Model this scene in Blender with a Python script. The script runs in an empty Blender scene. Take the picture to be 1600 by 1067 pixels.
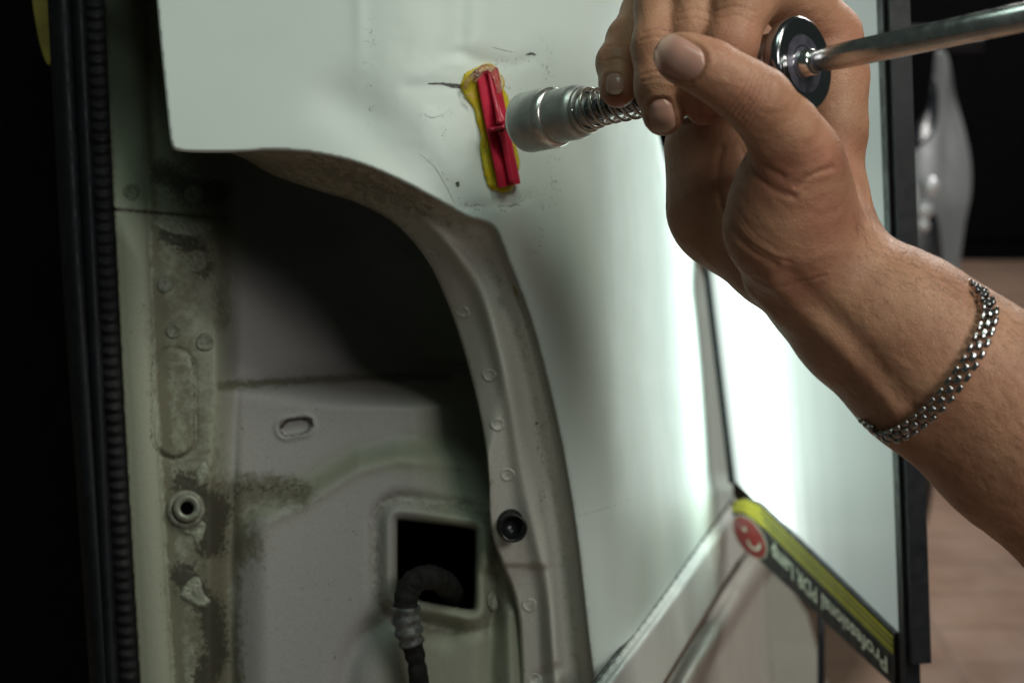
import bpy, bmesh, math, random
import numpy as np
from mathutils import Vector, Matrix, Euler

random.seed(4); RNG = np.random.default_rng(7)
S = bpy.context.scene
COL = S.collection

# ------------------------------------------------------------------ camera, world, lamps
CAM_LOC = Vector((0.0, 0.0, 1.15)); PITCH = math.radians(72)
cd = bpy.data.cameras.new('camera'); cam = bpy.data.objects.new('camera', cd); COL.objects.link(cam)
cam.location = CAM_LOC; cam.rotation_euler = (PITCH, 0, 0)
cd.lens = 50; cd.sensor_width = 36; cd.clip_start = 0.02; cd.clip_end = 60
cd.dof.use_dof = True; cd.dof.focus_distance = 0.545; cd.dof.aperture_fstop = 10.0; cd.dof.aperture_blades = 7
S.camera = cam
R3 = Euler((PITCH, 0, 0)).to_matrix(); RN = np.array(R3); LN = np.array(CAM_LOC)
F = 1600 * 50 / 36.0

w = bpy.data.worlds.new('World'); S.world = w; w.use_nodes = True
bg = w.node_tree.nodes['Background']; bg.inputs[0].default_value = (.75, .95, .85, 1); bg.inputs[1].default_value = 0.055
vs = S.view_settings; vs.view_transform = 'Standard'; vs.look = 'None'; vs.gamma = 1; vs.exposure = -0.12; vs.use_curve_mapping = False
S.cycles.use_denoising = True; S.cycles.max_bounces = 6
S.cycles.sample_clamp_indirect = 3

def camw(p):                       # camera-frame metres -> world (arrays or one point)
    return np.asarray(p, float) @ RN.T + LN
def area(name, pos, target, size, power, colour, size_y=None):
    l = bpy.data.lights.new(name, 'AREA'); l.energy = power; l.color = colour; l.size = size
    if size_y: l.shape = 'RECTANGLE'; l.size_y = size_y
    o = bpy.data.objects.new(name, l); COL.objects.link(o)
    a = Vector(camw(pos)); b = Vector(camw(target)); o.location = a
    o.rotation_euler = (b - a).to_track_quat('-Z', 'Y').to_euler()
    return o
# ceiling tube up right over the hand, then added soft fill behind the camera
area('ceiling_tube_light', (0.95, 1.30, 0.35), (0.10, 0.0, -0.5), 0.40, 16.0, (1.0, .98, .87), 0.9)
area('overhead_soft_fill', (0.10, 1.7, 0.75), (-0.05, 0.0, -0.6), 0.6, 7.0, (.74, 1.0, .86))
area('low_right_fill', (0.66, 0.46, 0.74), (0.0, 0.05, -0.6), 0.40, 6.2, (1.0, .96, .92))  # added fill from the right, brightens the left of the lamp pocket
area('floor_fill_light', (1.6, 1.9, -2.6), (1.2, -1.0, -2.4), 0.6, 40.0, (1.0, .97, .92), 1.2)  # added lamp with no known source, brightens the background floor

# ------------------------------------------------------------------ numeric helpers
def P(px, py, d):
    px = np.asarray(px, float); py = np.asarray(py, float); d = np.asarray(d, float)
    c = np.stack(np.broadcast_arrays((px - 800) / F * d, -(py - 533.5) / F * d, -d), -1)
    return camw(c)
def PC(px, py, d):                  # same point, camera frame
    return np.array([(px - 800) / F * d, -(py - 533.5) / F * d, -d])
def sm(a, b, x):
    t = np.clip((x - a) / (b - a), 0, 1); return t * t * (3 - 2 * t)
def gs(x, w_): return np.exp(-(x / w_) ** 2)
def smax(a, b, k):
    h = np.clip(.5 + .5 * (a - b) / k, 0, 1); return b * (1 - h) + a * h + k * h * (1 - h)
def smin(a, b, k):
    h = np.clip(.5 + .5 * (b - a) / k, 0, 1); return b * (1 - h) + a * h - k * h * (1 - h)
_tab = RNG.random((256, 256))
def vnoise(x, y):
    xi = np.floor(x).astype(int); yi = np.floor(y).astype(int); fx = x - xi; fy = y - yi
    fx = fx * fx * (3 - 2 * fx); fy = fy * fy * (3 - 2 * fy)
    g = lambda i, j: _tab[(xi + i) & 255, (yi + j) & 255]
    return (g(0, 0) * (1 - fx) + g(1, 0) * fx) * (1 - fy) + (g(0, 1) * (1 - fx) + g(1, 1) * fx) * fy
def fbm(x, y, o=4):
    s = 0; a = .5; t = 0
    for k in range(o):
        s = s + a * vnoise(x * 2 ** k + 17 * k, y * 2 ** k + 31 * k); t += a; a *= .5
    return s / t
def spline(pts, n=10, closed=False):
    p = np.array(pts, float); out = []
    N = len(p); rng_ = range(N if closed else N - 1)
    for i in rng_:
        if closed: a, b, c, d = p[(i - 1) % N], p[i], p[(i + 1) % N], p[(i + 2) % N]
        else: a, b, c, d = p[max(i - 1, 0)], p[i], p[i + 1], p[min(i + 2, N - 1)]
        for k in range(n):
            t = k / n
            out.append(.5 * ((2 * b) + (-a + c) * t + (2 * a - 5 * b + 4 * c - d) * t * t + (-a + 3 * b - 3 * c + d) * t ** 3))
    if not closed: out.append(p[-1])
    return np.array(out)
def near(pts, x, y, closed=False, want=False):   # distance to a polyline (2-D), optionally the nearest point
    x = np.asarray(x, float); y = np.asarray(y, float)
    best = np.full(x.shape, 1e9); bx = np.zeros(x.shape); by = np.zeros(x.shape)
    n = len(pts)
    for i in range(n if closed else n - 1):
        a = pts[i]; b = pts[(i + 1) % n]; dx, dy = b[0] - a[0], b[1] - a[1]; L = dx * dx + dy * dy + 1e-12
        t = np.clip(((x - a[0]) * dx + (y - a[1]) * dy) / L, 0, 1)
        qx = a[0] + t * dx; qy = a[1] + t * dy; dd = (x - qx) ** 2 + (y - qy) ** 2
        m = dd < best; best = np.where(m, dd, best)
        if want: bx = np.where(m, qx, bx); by = np.where(m, qy, by)
    best = np.sqrt(best)
    return (best, bx, by) if want else best
def inside(pts, x, y):
    r = np.zeros(np.shape(x), bool); n = len(pts)
    for i in range(n):
        x1, y1 = pts[i]; x2, y2 = pts[(i + 1) % n]
        if y1 == y2: continue
        c = ((y1 > y) != (y2 > y)) & (x < (x2 - x1) * (y - y1) / (y2 - y1) + x1)
        r ^= c
    return r

# ------------------------------------------------------------------ object helpers
def tag(o, label=None, cat=None, group=None, kind=None):
    if label: o['label'] = label
    if cat: o['category'] = cat
    if group: o['group'] = group
    if kind: o['kind'] = kind
    return o
def thing(name, loc, label, cat, group=None):
    o = bpy.data.objects.new(name, None); COL.objects.link(o); o.location = loc; o.empty_display_size = .02
    return tag(o, label, cat, group)
def wloc(o):
    v = Vector((0, 0, 0))
    while o is not None: v = v + o.location; o = o.parent
    return np.array(v)
def mesh(name, verts, faces, mat, parent=None, smooth=True, attrs=None, mats=None, fmat=None):
    verts = np.asarray(verts, float)
    base = wloc(parent) if parent is not None else np.zeros(3)
    me = bpy.data.meshes.new(name)
    if parent is None: pass
    me.from_pydata((verts - base).tolist(), [], faces if isinstance(faces, list) else faces.tolist())
    if attrs:
        for k, v in attrs.items():
            a = me.attributes.new(k, 'FLOAT', 'POINT'); a.data.foreach_set('value', np.asarray(v, np.float32))
    for m in (mats or [mat]): me.materials.append(m)
    if fmat is not None: me.polygons.foreach_set('material_index', fmat)
    if smooth: me.polygons.foreach_set('use_smooth', [True] * len(me.polygons))
    me.validate(); me.update()
    bm = bmesh.new(); bm.from_mesh(me); bmesh.ops.recalc_face_normals(bm, faces=bm.faces); bm.to_mesh(me); bm.free()
    o = bpy.data.objects.new(name, me); COL.objects.link(o)
    if parent is not None: o.parent = parent
    return o
def toplevel(o):                   # give a one-mesh thing an origin at its base
    me = o.data; co = np.empty(len(me.vertices) * 3); me.vertices.foreach_get('co', co); co = co.reshape(-1, 3)
    c = co.mean(0); c[2] = co[:, 2].min(); me.vertices.foreach_set('co', (co - c).ravel()); o.location = c; me.update()
    return o

def field_arrays(poly, depth, step, skirt=0.0, holes=()):
    """a pressed sheet: the outline poly (traced) filled with a lattice that follows depth(px, py)"""
    poly = np.array(poly); x0, y0 = poly.min(0) - step; x1, y1 = poly.max(0) + step
    xs = np.arange(x0, x1, step); ys = np.arange(y0, y1, step)
    X, Y = np.meshgrid(xs, ys, indexing='ij'); nx, ny = X.shape
    cx = (X[:-1, :-1] + step / 2); cy = (Y[:-1, :-1] + step / 2)
    keep = inside(poly, cx, cy)
    for h in holes: keep &= ~inside(h, cx, cy)
    idx = np.arange(nx * ny).reshape(nx, ny)
    I, J = np.nonzero(keep)
    q = np.stack([idx[I, J], idx[I + 1, J], idx[I + 1, J + 1], idx[I, J + 1]], 1)
    used, inv = np.unique(q, return_inverse=True); q = inv.reshape(q.shape)
    cnt = np.bincount(q.ravel(), minlength=len(used))
    vx = X.ravel()[used].copy(); vy = Y.ravel()[used].copy()
    b = cnt < 4
    loops = [poly] + [np.array(h) for h in holes]
    bd = np.full(b.sum(), 1e9); nxp = np.zeros(b.sum()); nyp = np.zeros(b.sum())
    for L in loops:
        d_, ax, ay = near(L, vx[b], vy[b], True, True)
        m = d_ < bd; bd[m] = d_[m]; nxp[m] = ax[m]; nyp[m] = ay[m]
    vx[b] = nxp; vy[b] = nyp
    faces = q.tolist()
    d = depth(vx, vy)
    V = P(vx, vy, d); rim = np.zeros(len(vx))
    if skirt:
        e = {}
        for f in faces:
            for k in range(4):
                a, c = f[k], f[(k + 1) % 4]; key = (min(a, c), max(a, c)); e.setdefault(key, []).append((a, c))
        bnd = [v[0] for v in e.values() if len(v) == 1]
        vid = {}; ext = []
        for a, c in bnd:
            for v in (a, c):
                if v not in vid: vid[v] = len(vx) + len(ext); ext.append(v)
        ext = np.array(ext)
        V = np.vstack([V, P(vx[ext], vy[ext], d[ext] + skirt)])
        for a, c in bnd: faces.append([c, a, vid[a], vid[c]])
        vx = np.concatenate([vx, vx[ext]]); vy = np.concatenate([vy, vy[ext]])
    return V, faces, vx, vy
def lathe(prof, A, B, n=48, cap=True):
    """prof: (s metres along A->B, radius). A, B in camera frame."""
    A = np.array(A); B = np.array(B); z = (B - A) / np.linalg.norm(B - A)
    u = np.cross(z, [0, 1, 0]); u /= np.linalg.norm(u); v = np.cross(z, u)
    V = []; Fc = []
    for s, r in prof:
        for k in range(n):
            a = 2 * math.pi * k / n; V.append(A + z * s + (u * math.cos(a) + v * math.sin(a)) * r)
    for i in range(len(prof) - 1):
        for k in range(n):
            Fc.append([i * n + k, i * n + (k + 1) % n, (i + 1) * n + (k + 1) % n, (i + 1) * n + k])
    if cap: Fc.append(list(range(n))[::-1]); Fc.append([(len(prof) - 1) * n + k for k in range(n)])
    return camw(V), Fc
def tube(pts, rad, n=12, cap=True):
    """pts in world, rad scalar or list"""
    pts = np.asarray(pts, float); N = len(pts); rad = np.broadcast_to(rad, (N,))
    T = np.gradient(pts, axis=0); T /= np.linalg.norm(T, axis=1)[:, None]
    u = np.cross(T[0], [0.3, .2, .9]); u /= np.linalg.norm(u); V = []; Fc = []
    for i in range(N):
        u = u - T[i] * np.dot(u, T[i]); u /= np.linalg.norm(u); v = np.cross(T[i], u)
        for k in range(n):
            a = 2 * math.pi * k / n; V.append(pts[i] + rad[i] * (u * math.cos(a) + v * math.sin(a)))
    for i in range(N - 1):
        for k in range(n): Fc.append([i * n + k, i * n + (k + 1) % n, (i + 1) * n + (k + 1) % n, (i + 1) * n + k])
    if cap: Fc.append(list(range(n))[::-1]); Fc.append([(N - 1) * n + k for k in range(n)])
    return np.array(V), Fc
def rbox(c, ax, half, bev, seg=2):
    """bevelled box: world centre c, 3 unit axes, half sizes -> verts, faces"""
    bm = bmesh.new(); bmesh.ops.create_cube(bm, size=2)
    for v in bm.verts: v.co = Vector((v.co.x * half[0], v.co.y * half[1], v.co.z * half[2]))
    if bev: bmesh.ops.bevel(bm, geom=list(bm.edges), offset=bev, segments=seg, affect='EDGES', profile=.5)
    bm.verts.ensure_lookup_table(); A = np.array(ax)
    V = np.array([v.co[:] for v in bm.verts]) @ A + np.array(c); idx = {v: i for i, v in enumerate(bm.verts)}
    Fc = [[idx[v] for v in f.verts] for f in bm.faces]; bm.free(); return V, Fc
def join(parts):
    V = []; Fc = []; o = 0
    for v, f in parts:
        V.append(v); Fc += [[i + o for i in q] for q in f]; o += len(v)
    return np.vstack(V), Fc

# ------------------------------------------------------------------ materials
class NT:
    def __init__(s, name):
        s.m = bpy.data.materials.new(name); s.m.use_nodes = True; s.t = s.m.node_tree; s.n = s.t.nodes
        s.b = s.n['Principled BSDF']; s.out = s.n['Material Output']
        s.tc = s.n.new('ShaderNodeTexCoord').outputs['Object']
    def link(s, a, b): s.t.links.new(a, b)
    def set(s, **k):
        names = dict(col='Base Color', rough='Roughness', metal='Metallic', coat='Coat Weight', coatr='Coat Roughness', sss='Subsurface Weight',
                     trans='Transmission Weight', ior='IOR', spec='Specular IOR Level', em='Emission Color', ems='Emission Strength', sheen='Sheen Weight')
        for a, v in k.items():
            i = s.b.inputs[names[a]]
            if hasattr(v, 'is_linked') or isinstance(v, bpy.types.NodeSocket): s.link(v, i)
            else: i.default_value = (*v, 1) if isinstance(v, tuple) and len(v) == 3 else v
        return s
    def noise(s, scale, detail=4, rough=.55, dist=0, out='Fac', vec=None, stretch=None):
        n = s.n.new('ShaderNodeTexNoise'); n.inputs['Scale'].default_value = scale; n.inputs['Detail'].default_value = detail
        n.inputs['Roughness'].default_value = rough; n.inputs['Distortion'].default_value = dist
        v = vec or s.tc
        if stretch:
            mp = s.n.new('ShaderNodeMapping'); mp.inputs['Scale'].default_value = stretch; s.link(v, mp.inputs[0]); v = mp.outputs[0]
        s.link(v, n.inputs['Vector']); return n.outputs[out]
    def attr(s, name):
        a = s.n.new('ShaderNodeAttribute'); a.attribute_name = name; return a.outputs['Fac']
    def ramp(s, f, a, b, ca=0., cb=1.):
        r = s.n.new('ShaderNodeMapRange'); r.interpolation_type = 'SMOOTHSTEP'
        r.inputs[1].default_value = a; r.inputs[2].default_value = b; r.inputs[3].default_value = ca; r.inputs[4].default_value = cb
        s.link(f, r.inputs[0]); return r.outputs[0]
    def math(s, op, a, b):
        m = s.n.new('ShaderNodeMath'); m.operation = op
        for i, v in enumerate((a, b)):
            if isinstance(v, (int, float)): m.inputs[i].default_value = v
            else: s.link(v, m.inputs[i])
        return m.outputs[0]
    def mix(s, f, a, b):
        m = s.n.new('ShaderNodeMix'); m.data_type = 'RGBA'
        for i, v in ((0, f), (6, a), (7, b)):
            if isinstance(v, (int, float)): m.inputs[i].default_value = v
            elif isinstance(v, tuple): m.inputs[i].default_value = (*v, 1)
            else: s.link(v, m.inputs[i])
        return m.outputs[2]
    def bump(s, h, dist, strength=1., prev=None):
        b = s.n.new('ShaderNodeBump'); b.inputs['Strength'].default_value = strength; b.inputs['Distance'].default_value = dist
        s.link(h, b.inputs['Height'])
        if prev is not None: s.link(prev, b.inputs['Normal'])
        s.link(b.outputs[0], s.b.inputs['Normal']); return b.outputs[0]

def simple(name, col, rough=.5, metal=0., nscale=40., namt=.25, bumpd=0., bscale=300., **k):
    t = NT(name); n = t.noise(nscale, 5)
    dark = tuple(c * (1 - namt) for c in col); light = tuple(min(1, c * (1 + namt)) for c in col)
    t.set(col=t.mix(t.ramp(n, .3, .7), dark, light), metal=metal, rough=t.ramp(t.noise(nscale * 2.3, 4), .3, .7, rough * .8, min(1, rough * 1.2)), **k)
    if bumpd: t.bump(t.noise(bscale, 4), bumpd)
    return t.m

# car paint, clean outer skin: white with small scuffs where the attribute says so
t = NT('white_car_paint')
sc = t.ramp(t.noise(900, 3, .6, 1.5), .56, .62); sc2 = t.ramp(t.noise(240, 4, .6, .8), .48, .60)
m1 = t.math('MULTIPLY', t.math('MULTIPLY', sc, sc2), t.attr('scuff'))
base = t.mix(t.ramp(t.noise(14, 3), .3, .7), (.62, .705, .66), (.665, .745, .705))
dust = t.ramp(t.noise(1500, 2, .5), .70, .76)
base = t.mix(t.math('MULTIPLY', dust, .35), base, (.30, .32, .30))
base = t.mix(t.math('MULTIPLY', t.attr('grime'), t.ramp(t.noise(120, 4), .3, .7, .3, .9)), base, (.24, .23, .18))
t.set(col=t.mix(m1, base, (.06, .065, .06)), rough=t.ramp(t.noise(60, 4), .3, .7, .50, .60), coat=.12, coatr=.34, spec=.32)
t.bump(t.noise(700, 2), .00002)
M_PAINT = t.m
# the same paint where the lamp used to sit: dusty, flat and stained
def stained(name, light, alt, dirt_shadec, darkc, rough=.6):
    t = NT(name)
    n1 = t.noise(35, 6, .6); n2 = t.noise(260, 5, .65, .6); n3 = t.noise(1100, 3, .6)
    base = t.mix(t.attr('tone'), light, alt)
    base = t.mix(t.ramp(n3, .35, .75, 0., .22), base, dirt_shadec)
    d = t.math('ADD', t.math('MULTIPLY', t.attr('dirt_shade'), 1.25), t.math('MULTIPLY', t.math('SUBTRACT', n2, .5), 1.5))
    d = t.math('MULTIPLY', d, t.ramp(t.attr('dirt_shade'), 0.0, .12))
    base = t.mix(t.ramp(d, .12, .75, 0., .9), base, dirt_shadec)
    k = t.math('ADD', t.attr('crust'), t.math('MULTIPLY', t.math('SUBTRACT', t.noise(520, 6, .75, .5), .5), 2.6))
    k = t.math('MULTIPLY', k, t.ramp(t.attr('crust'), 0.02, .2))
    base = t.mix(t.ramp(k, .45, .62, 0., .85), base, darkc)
    sp = t.ramp(t.noise(650, 2, .5), .70, .735)
    base = t.mix(t.math('MULTIPLY', sp, t.ramp(n1, .45, .62, .0, .8)), base, darkc)
    t.set(col=base, rough=rough, spec=.35)
    nb = t.bump(n2, .0004, .5); t.bump(k, .0006, .5, nb)
    return t.m
M_RECESS = stained('stained_lamp_pocket_metal', (.40, .385, .375), (.30, .315, .24), (.15, .14, .095), (.040, .036, .026))
M_FLANGE = stained('dusty_flange_metal', (.56, .545, .49), (.52, .46, .35), (.20, .175, .12), (.05, .045, .035), .5)
M_WELD = simple('spot_weld_metal', (.17, .175, .13), .6, 0, 400, .4)
M_WELD2 = simple('flange_spot_weld_metal', (.55, .535, .48), .45, 0, 400, .2)
M_RUBBER = simple('black_rubber', (.012, .013, .016), .55, 0, 80, .3, .0002, 900)
M_RUBBER2 = simple('ribbed_rubber', (.010, .0095, .011), .75, 0, 80, .3, spec=.25)
M_DARK = simple('unlit_inside_black', (.0015, .0015, .002), .95, spec=.1)  # near black, shade inside the boot and holes put into the colour
M_GAP = simple('dark_gap_sealant', (.02, .022, .02), .7)
M_RUBL = simple('matt_seal_rubber', (.006, .0065, .009), .6, 0, 80, .3, spec=.25)
M_RED = NT('red_tab_plastic'); M_RED.set(col=M_RED.mix(M_RED.ramp(M_RED.noise(120, 4), .3, .7), (.44, .012, .04), (.56, .022, .06)), rough=.33, sss=.08)
M_RED.b.inputs['Subsurface Radius'].default_value = (.004, .001, .001); M_RED.bump(M_RED.noise(500, 3), .00006); M_RED = M_RED.m
M_GLUE = NT('amber_hot_glue'); M_GLUE.set(col=M_GLUE.mix(M_GLUE.ramp(M_GLUE.noise(150, 3), .35, .7), (.97, .70, .03), (.99, .82, .10)), rough=.08, trans=.5, ior=1.35, sss=.8)
M_GLUE.b.inputs['Subsurface Radius'].default_value = (.004, .003, .0005); M_GLUE.bump(M_GLUE.noise(260, 2), .0005); M_GLUE = M_GLUE.m
M_GLUEC = NT('clear_hot_glue'); M_GLUEC.set(col=(.97, .80, .65), rough=.1, trans=.9, ior=1.3); M_GLUEC.bump(M_GLUEC.noise(350, 2), .0006); M_GLUEC = M_GLUEC.m
t = NT('satin_steel'); t.set(col=t.mix(t.ramp(t.noise(200, 5), .3, .7), (.48, .50, .48), (.58, .60, .58)), metal=.8, rough=t.ramp(t.noise(90, 5), .3, .7, .36, .5)); t.bump(t.noise(800, 3), .00005); M_SATIN = t.m
t = NT('chrome'); t.set(col=(.62, .62, .60), metal=1., rough=t.ramp(t.noise(70, 4, .6), .3, .75, .06, .2)); M_CHROME = t.m
t = NT('dark_chrome'); t.set(col=(.30, .30, .32), metal=1., rough=t.ramp(t.noise(70, 4, .6), .3, .75, .08, .22)); M_DCHROME = t.m
M_SPRING = simple('spring_steel', (.62, .60, .55), .22, 1., 200, .15)
M_STAIN = simple('bracelet_steel', (.36, .36, .36), .18, 1., 200, .2)
M_FRAME = simple('matt_black_aluminium', (.013, .014, .018), .45, 0, 60, .2)
M_YEL = simple('yellow_lamp_sticker', (.66, .58, .03), .4, 0, 60, .1)
M_OLIVE = simple('olive_sticker_line', (.10, .12, .05), .4, 0, 60, .1)
M_WHITEP = simple('white_print', (.75, .76, .64), .5, 0, 60, .05)
M_REDP = simple('red_print', (.36, .010, .010), .35, 0, 60, .1)
M_TAPE = simple('worn_harness_tape', (.014, .014, .012), .85, 0, 160, .5, .0006, 260, spec=.25)
M_TAPEG = simple('grey_tape', (.09, .095, .09), .45, 0, 240, .6, .0005, 400)

# skin
t = NT('skin')
sp1 = t.noise(55, 5, .6); sp2 = t.noise(700, 3, .6); sp3 = t.noise(2600, 2, .5)
base = t.mix(t.ramp(sp1, .3, .7), (.405, .195, .115), (.505, .268, .160))
base = t.mix(t.math('MULTIPLY', t.attr('red'), .75), base, (.44, .145, .10))
base = t.mix(t.ramp(sp2, .52, .75, 0., .30), base, (.36, .17, .09))
base = t.mix(t.math('MULTIPLY', t.attr('fold'), .75), base, (.22, .075, .04))
t.set(col=base, rough=t.ramp(sp2, .3, .7, .42, .56), sss=.16, spec=.42)
t.b.inputs['Subsurface Radius'].default_value = (.009, .0035, .0018)
nb = t.bump(sp2, .00015, .7)
vo = t.n.new('ShaderNodeTexVoronoi'); vo.feature = 'DISTANCE_TO_EDGE'; vo.inputs['Scale'].default_value = 850; t.link(t.tc, vo.inputs['Vector'])
nb = t.bump(t.ramp(vo.outputs['Distance'], 0, .12), .00010, .7, nb); M_SKIN = t.m
M_NAIL = NT('nail'); M_NAIL.set(col=M_NAIL.mix(M_NAIL.ramp(M_NAIL.attr('v'), .72, .95), (.50, .28, .22), (.60, .42, .33)), rough=.26, sss=.1)
M_NAIL.b.inputs['Subsurface Radius'].default_value = (.004, .002, .001); M_NAIL = M_NAIL.m
M_HAIR = simple('arm_hair', (.03, .018, .012), .5)

# ------------------------------------------------------------------ the setting
floor_z = 0.0
t = NT('workshop_floor'); n = t.noise(1.2, 5); br = t.n.new('ShaderNodeTexBrick'); br.inputs['Scale'].default_value = 2.2
br.inputs['Color1'].default_value = (.40, .265, .20, 1); br.inputs['Color2'].default_value = (.36, .235, .18, 1); br.inputs['Mortar'].default_value = (.30, .20, .155, 1); br.offset = 0
br.inputs['Mortar Size'].default_value = .012; t.link(t.tc, br.inputs['Vector'])
t.set(col=t.mix(t.ramp(n, .4, .65), br.outputs['Color'], (.20, .13, .10)), rough=t.ramp(t.noise(9, 5), .3, .7, .22, .45))
mesh('floor', [(-6, -3, 0), (8, -3, 0), (8, 9, 0), (-6, 9, 0)], [[0, 1, 2, 3]], t.m, None, False)['kind'] = 'structure'
M_WALL = simple('dark_workshop_wall', (.004, .0045, .006), .9, 0, 3, .3, spec=.05)
mesh('wall', [(-6, 5.6, 0), (8, 5.6, 0), (8, 5.8, 0), (-6, 5.8, 0), (-6, 5.6, 3.6), (8, 5.6, 3.6), (8, 5.8, 3.6), (-6, 5.8, 3.6)],
     [[0, 1, 5, 4], [1, 2, 6, 5], [2, 3, 7, 6], [3, 0, 4, 7], [4, 5, 6, 7], [0, 3, 2, 1]], M_WALL, None, False)['kind'] = 'structure'

# ------------------------------------------------------------------ the white car under repair
ROOT = thing('car', P(700, 1400, .75), 'white car body with its tail lamp taken out, dented beside the empty lamp pocket', 'car')

# outer skin
EDGE_TOP = [(226, -260), (234, -120), (244, 0), (250, 70), (257, 140), (263, 200), (266, 222), (271, 233), (282, 237), (310, 239), (360, 239), (420, 236), (470, 238), (520, 246),
            (570, 260), (630, 286), (690, 318), (730, 340), (752, 346), (766, 352), (778, 368), (800, 422), (828, 495), (852, 580), (872, 665), (888, 750), (901, 835), (911, 920), (921, 1010), (929, 1067), (934, 1100)]
SIL = [(1146, 778), (1143, 740), (1136, 660), (1126, 570), (1112, 478), (1099, 435), (1078, 388), (1056, 318), (1036, 240), (1018, 160), (1000, 85), (978, 0), (956, -90), (930, -180), (915, -260)]
edge = spline(EDGE_TOP, 8); sil = spline(SIL, 8)
skin_poly = np.vstack([edge, [[929 + 8, 1067 + 12]], sil])
edge_open = edge
def side_d(px, py):
    q = px - (py - 500) * .055 - 6 - 10 * sm(300, 0, py)
    return .113 / np.maximum(.233 - (q - 800) / F, .02)
def skin_base(px, py):
    px = np.asarray(px, float); py = np.asarray(py, float)
    rear = .600 + .00000052 * np.maximum(px - 590, 0) ** 2 - .00002 * (py - 200)
    rear = rear + .006 * sm(640, 560, px) * 0 + .000010 * np.maximum(560 - px, 0)
    # the shoulder that runs down to the opening
    rear = rear + .0045 * sm(-60, 60, (px - 600) * .75 - (py - 215) * .66) * sm(60, 200, py) * sm(760, 640, px) * 0
    return rear
def skin_d(px, py):
    px = np.asarray(px, float); py = np.asarray(py, float)
    rear = skin_base(px, py)
    # crease and dents of the damage
    valley = np.array([(540, 150), (590, 205), (640, 262), (700, 318)])
    dv = near(valley, px, py); rear = rear + .0036 * gs(dv, 50) * sm(60, 190, py)
    rear = rear + .0018 * gs(px - 716 + (py - 40) * .05, 20) * sm(105, 78, py)                 # vertical crease above the tab
    rear = rear - .0012 * gs(px - 752, 26) * sm(100, 60, py)
    hc = near([(715, 86), (760, 98), (800, 101), (832, 92)], px, py); rear = rear + .0007 * gs(hc, 11)
    hc2 = near([(735, 70), (790, 66), (838, 84)], px, py); rear = rear - .0001 * gs(hc2, 15)
    hc3 = near([(560, -30), (563, 60), (560, 120)], px, py); rear = rear - .0005 * gs(hc3, 11) * sm(130, 30, py)
    el = near([(640, 136), (700, 134), (745, 136)], px, py); rear = rear + .0005 * gs(el, 12)
    rear = rear + .0004 * gs(near([(650, 150), (720, 152)], px, py), 20)
    rear = rear - .0004 * gs(near([(665, 190), (690, 240), (730, 300)], px, py), 22)
    rear = rear + .0018 * gs(near([(770, 130), (790, 250)], px, py), 46)
    rear = rear + .0006 * gs(near([(725, 325), (800, 318), (822, 308)], px, py), 9)
    rear = rear + .0011 * (fbm(px / 55, py / 55, 3) - .5) * gs(near([(690, 120), (760, 280)], px, py), 130)
    s = side_d(px, py)
    d = smax(rear, s, .034)
    # a faint crease low down on the side, the pressed line before the sill
    l = (py - (812 - (px - 905) * .27)); d = d - .0016 * sm(-22, 14, l) * sm(860, 960, px) * sm(1040, 985, px)
    # turning away at the far silhouette
    ds = near(sil[:-20], px, py); bw = 12 + 34 * sm(380, 470, py); d = d + (.03 + .20 * sm(380, 470, py)) * np.clip(1 - ds / bw, 0, 1) ** 1.5 * sm(770, 735, py)
    # rolled lip at the opening
    de = near(edge_open, px, py)
    r = 4.5; k = np.clip(1 - de / r, 0, 1)
    d = d + .0022 * (1 - np.sqrt(np.maximum(1 - k * k, 0)))
    return d
V, Fc, vx, vy = field_arrays(skin_poly, skin_d, 3.0, skirt=.010)
def scuff(x, y):
    s = 0 * x
    for pts, w_, a in (([(850, 60), (862, 180), (866, 260), (850, 330), (835, 400)], 11, 1.0), ([(575, 35), (580, 60), (572, 130), (580, 190)], 8, .9),
                       ([(730, 322), (770, 330), (820, 312), (832, 302)], 8, 1.3), ([(775, 98), (800, 102), (828, 94)], 7, 1.8), ([(660, 178), (700, 182), (690, 215)], 9, .8),
                       ([(640, 225), (690, 265), (718, 312)], 4, 1.0), ([(790, 140), (820, 145)], 9, .9), ([(868, 230), (870, 320)], 7, .9)):
        s = np.maximum(s, a * gs(near(pts, x, y), w_))
    return s
skin = mesh('quarter_panel', V, Fc, M_PAINT, ROOT, attrs={'scuff': scuff(vx, vy), 'grime': .55 * gs(near(edge_open, vx, vy), 5) * sm(300, 430, vx)})

# chipped paint and scratches on the skin (thin irregular flakes that follow the sheet)
M_CHIP = simple('bare_metal_chip', (.07, .08, .075), .5, 0, 600, .5)
def flake(name, pts, widths, parent, dfun, mat=M_CHIP, lift=.00025, jag=.35):
    c = spline(pts, 8); w_ = np.interp(np.linspace(0, 1, len(c)), np.linspace(0, 1, len(widths)), widths)
    T = np.gradient(c, axis=0); T /= np.linalg.norm(T, axis=1)[:, None] + 1e-9; N = np.stack([-T[:, 1], T[:, 0]], 1)
    ja = 1 + jag * (RNG.random(len(c)) - .5) * 2; jb = 1 + jag * (RNG.random(len(c)) - .5) * 2
    a = c + N * (w_ * ja)[:, None]; b = c - N * (w_ * jb)[:, None]
    pts2 = np.vstack([a, c, b]); V = P(pts2[:, 0], pts2[:, 1], dfun(pts2[:, 0], pts2[:, 1]) - lift); n = len(c)
    Fc = [[i, i + 1, n + i + 1, n + i] for i in range(n - 1)] + [[n + i, n + i + 1, 2 * n + i + 1, 2 * n + i] for i in range(n - 1)]
    return mesh(name, V, Fc, mat, parent)
flake('paint_chip', [(669, 131), (690, 131), (708, 134), (727, 135)], [.6, 1.6, 3.2, 3.6], skin, skin_d)
flake('paint_chip', [(822, 86), (830, 84), (837, 86)], [.5, 1.8, 1], skin, skin_d)
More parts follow.
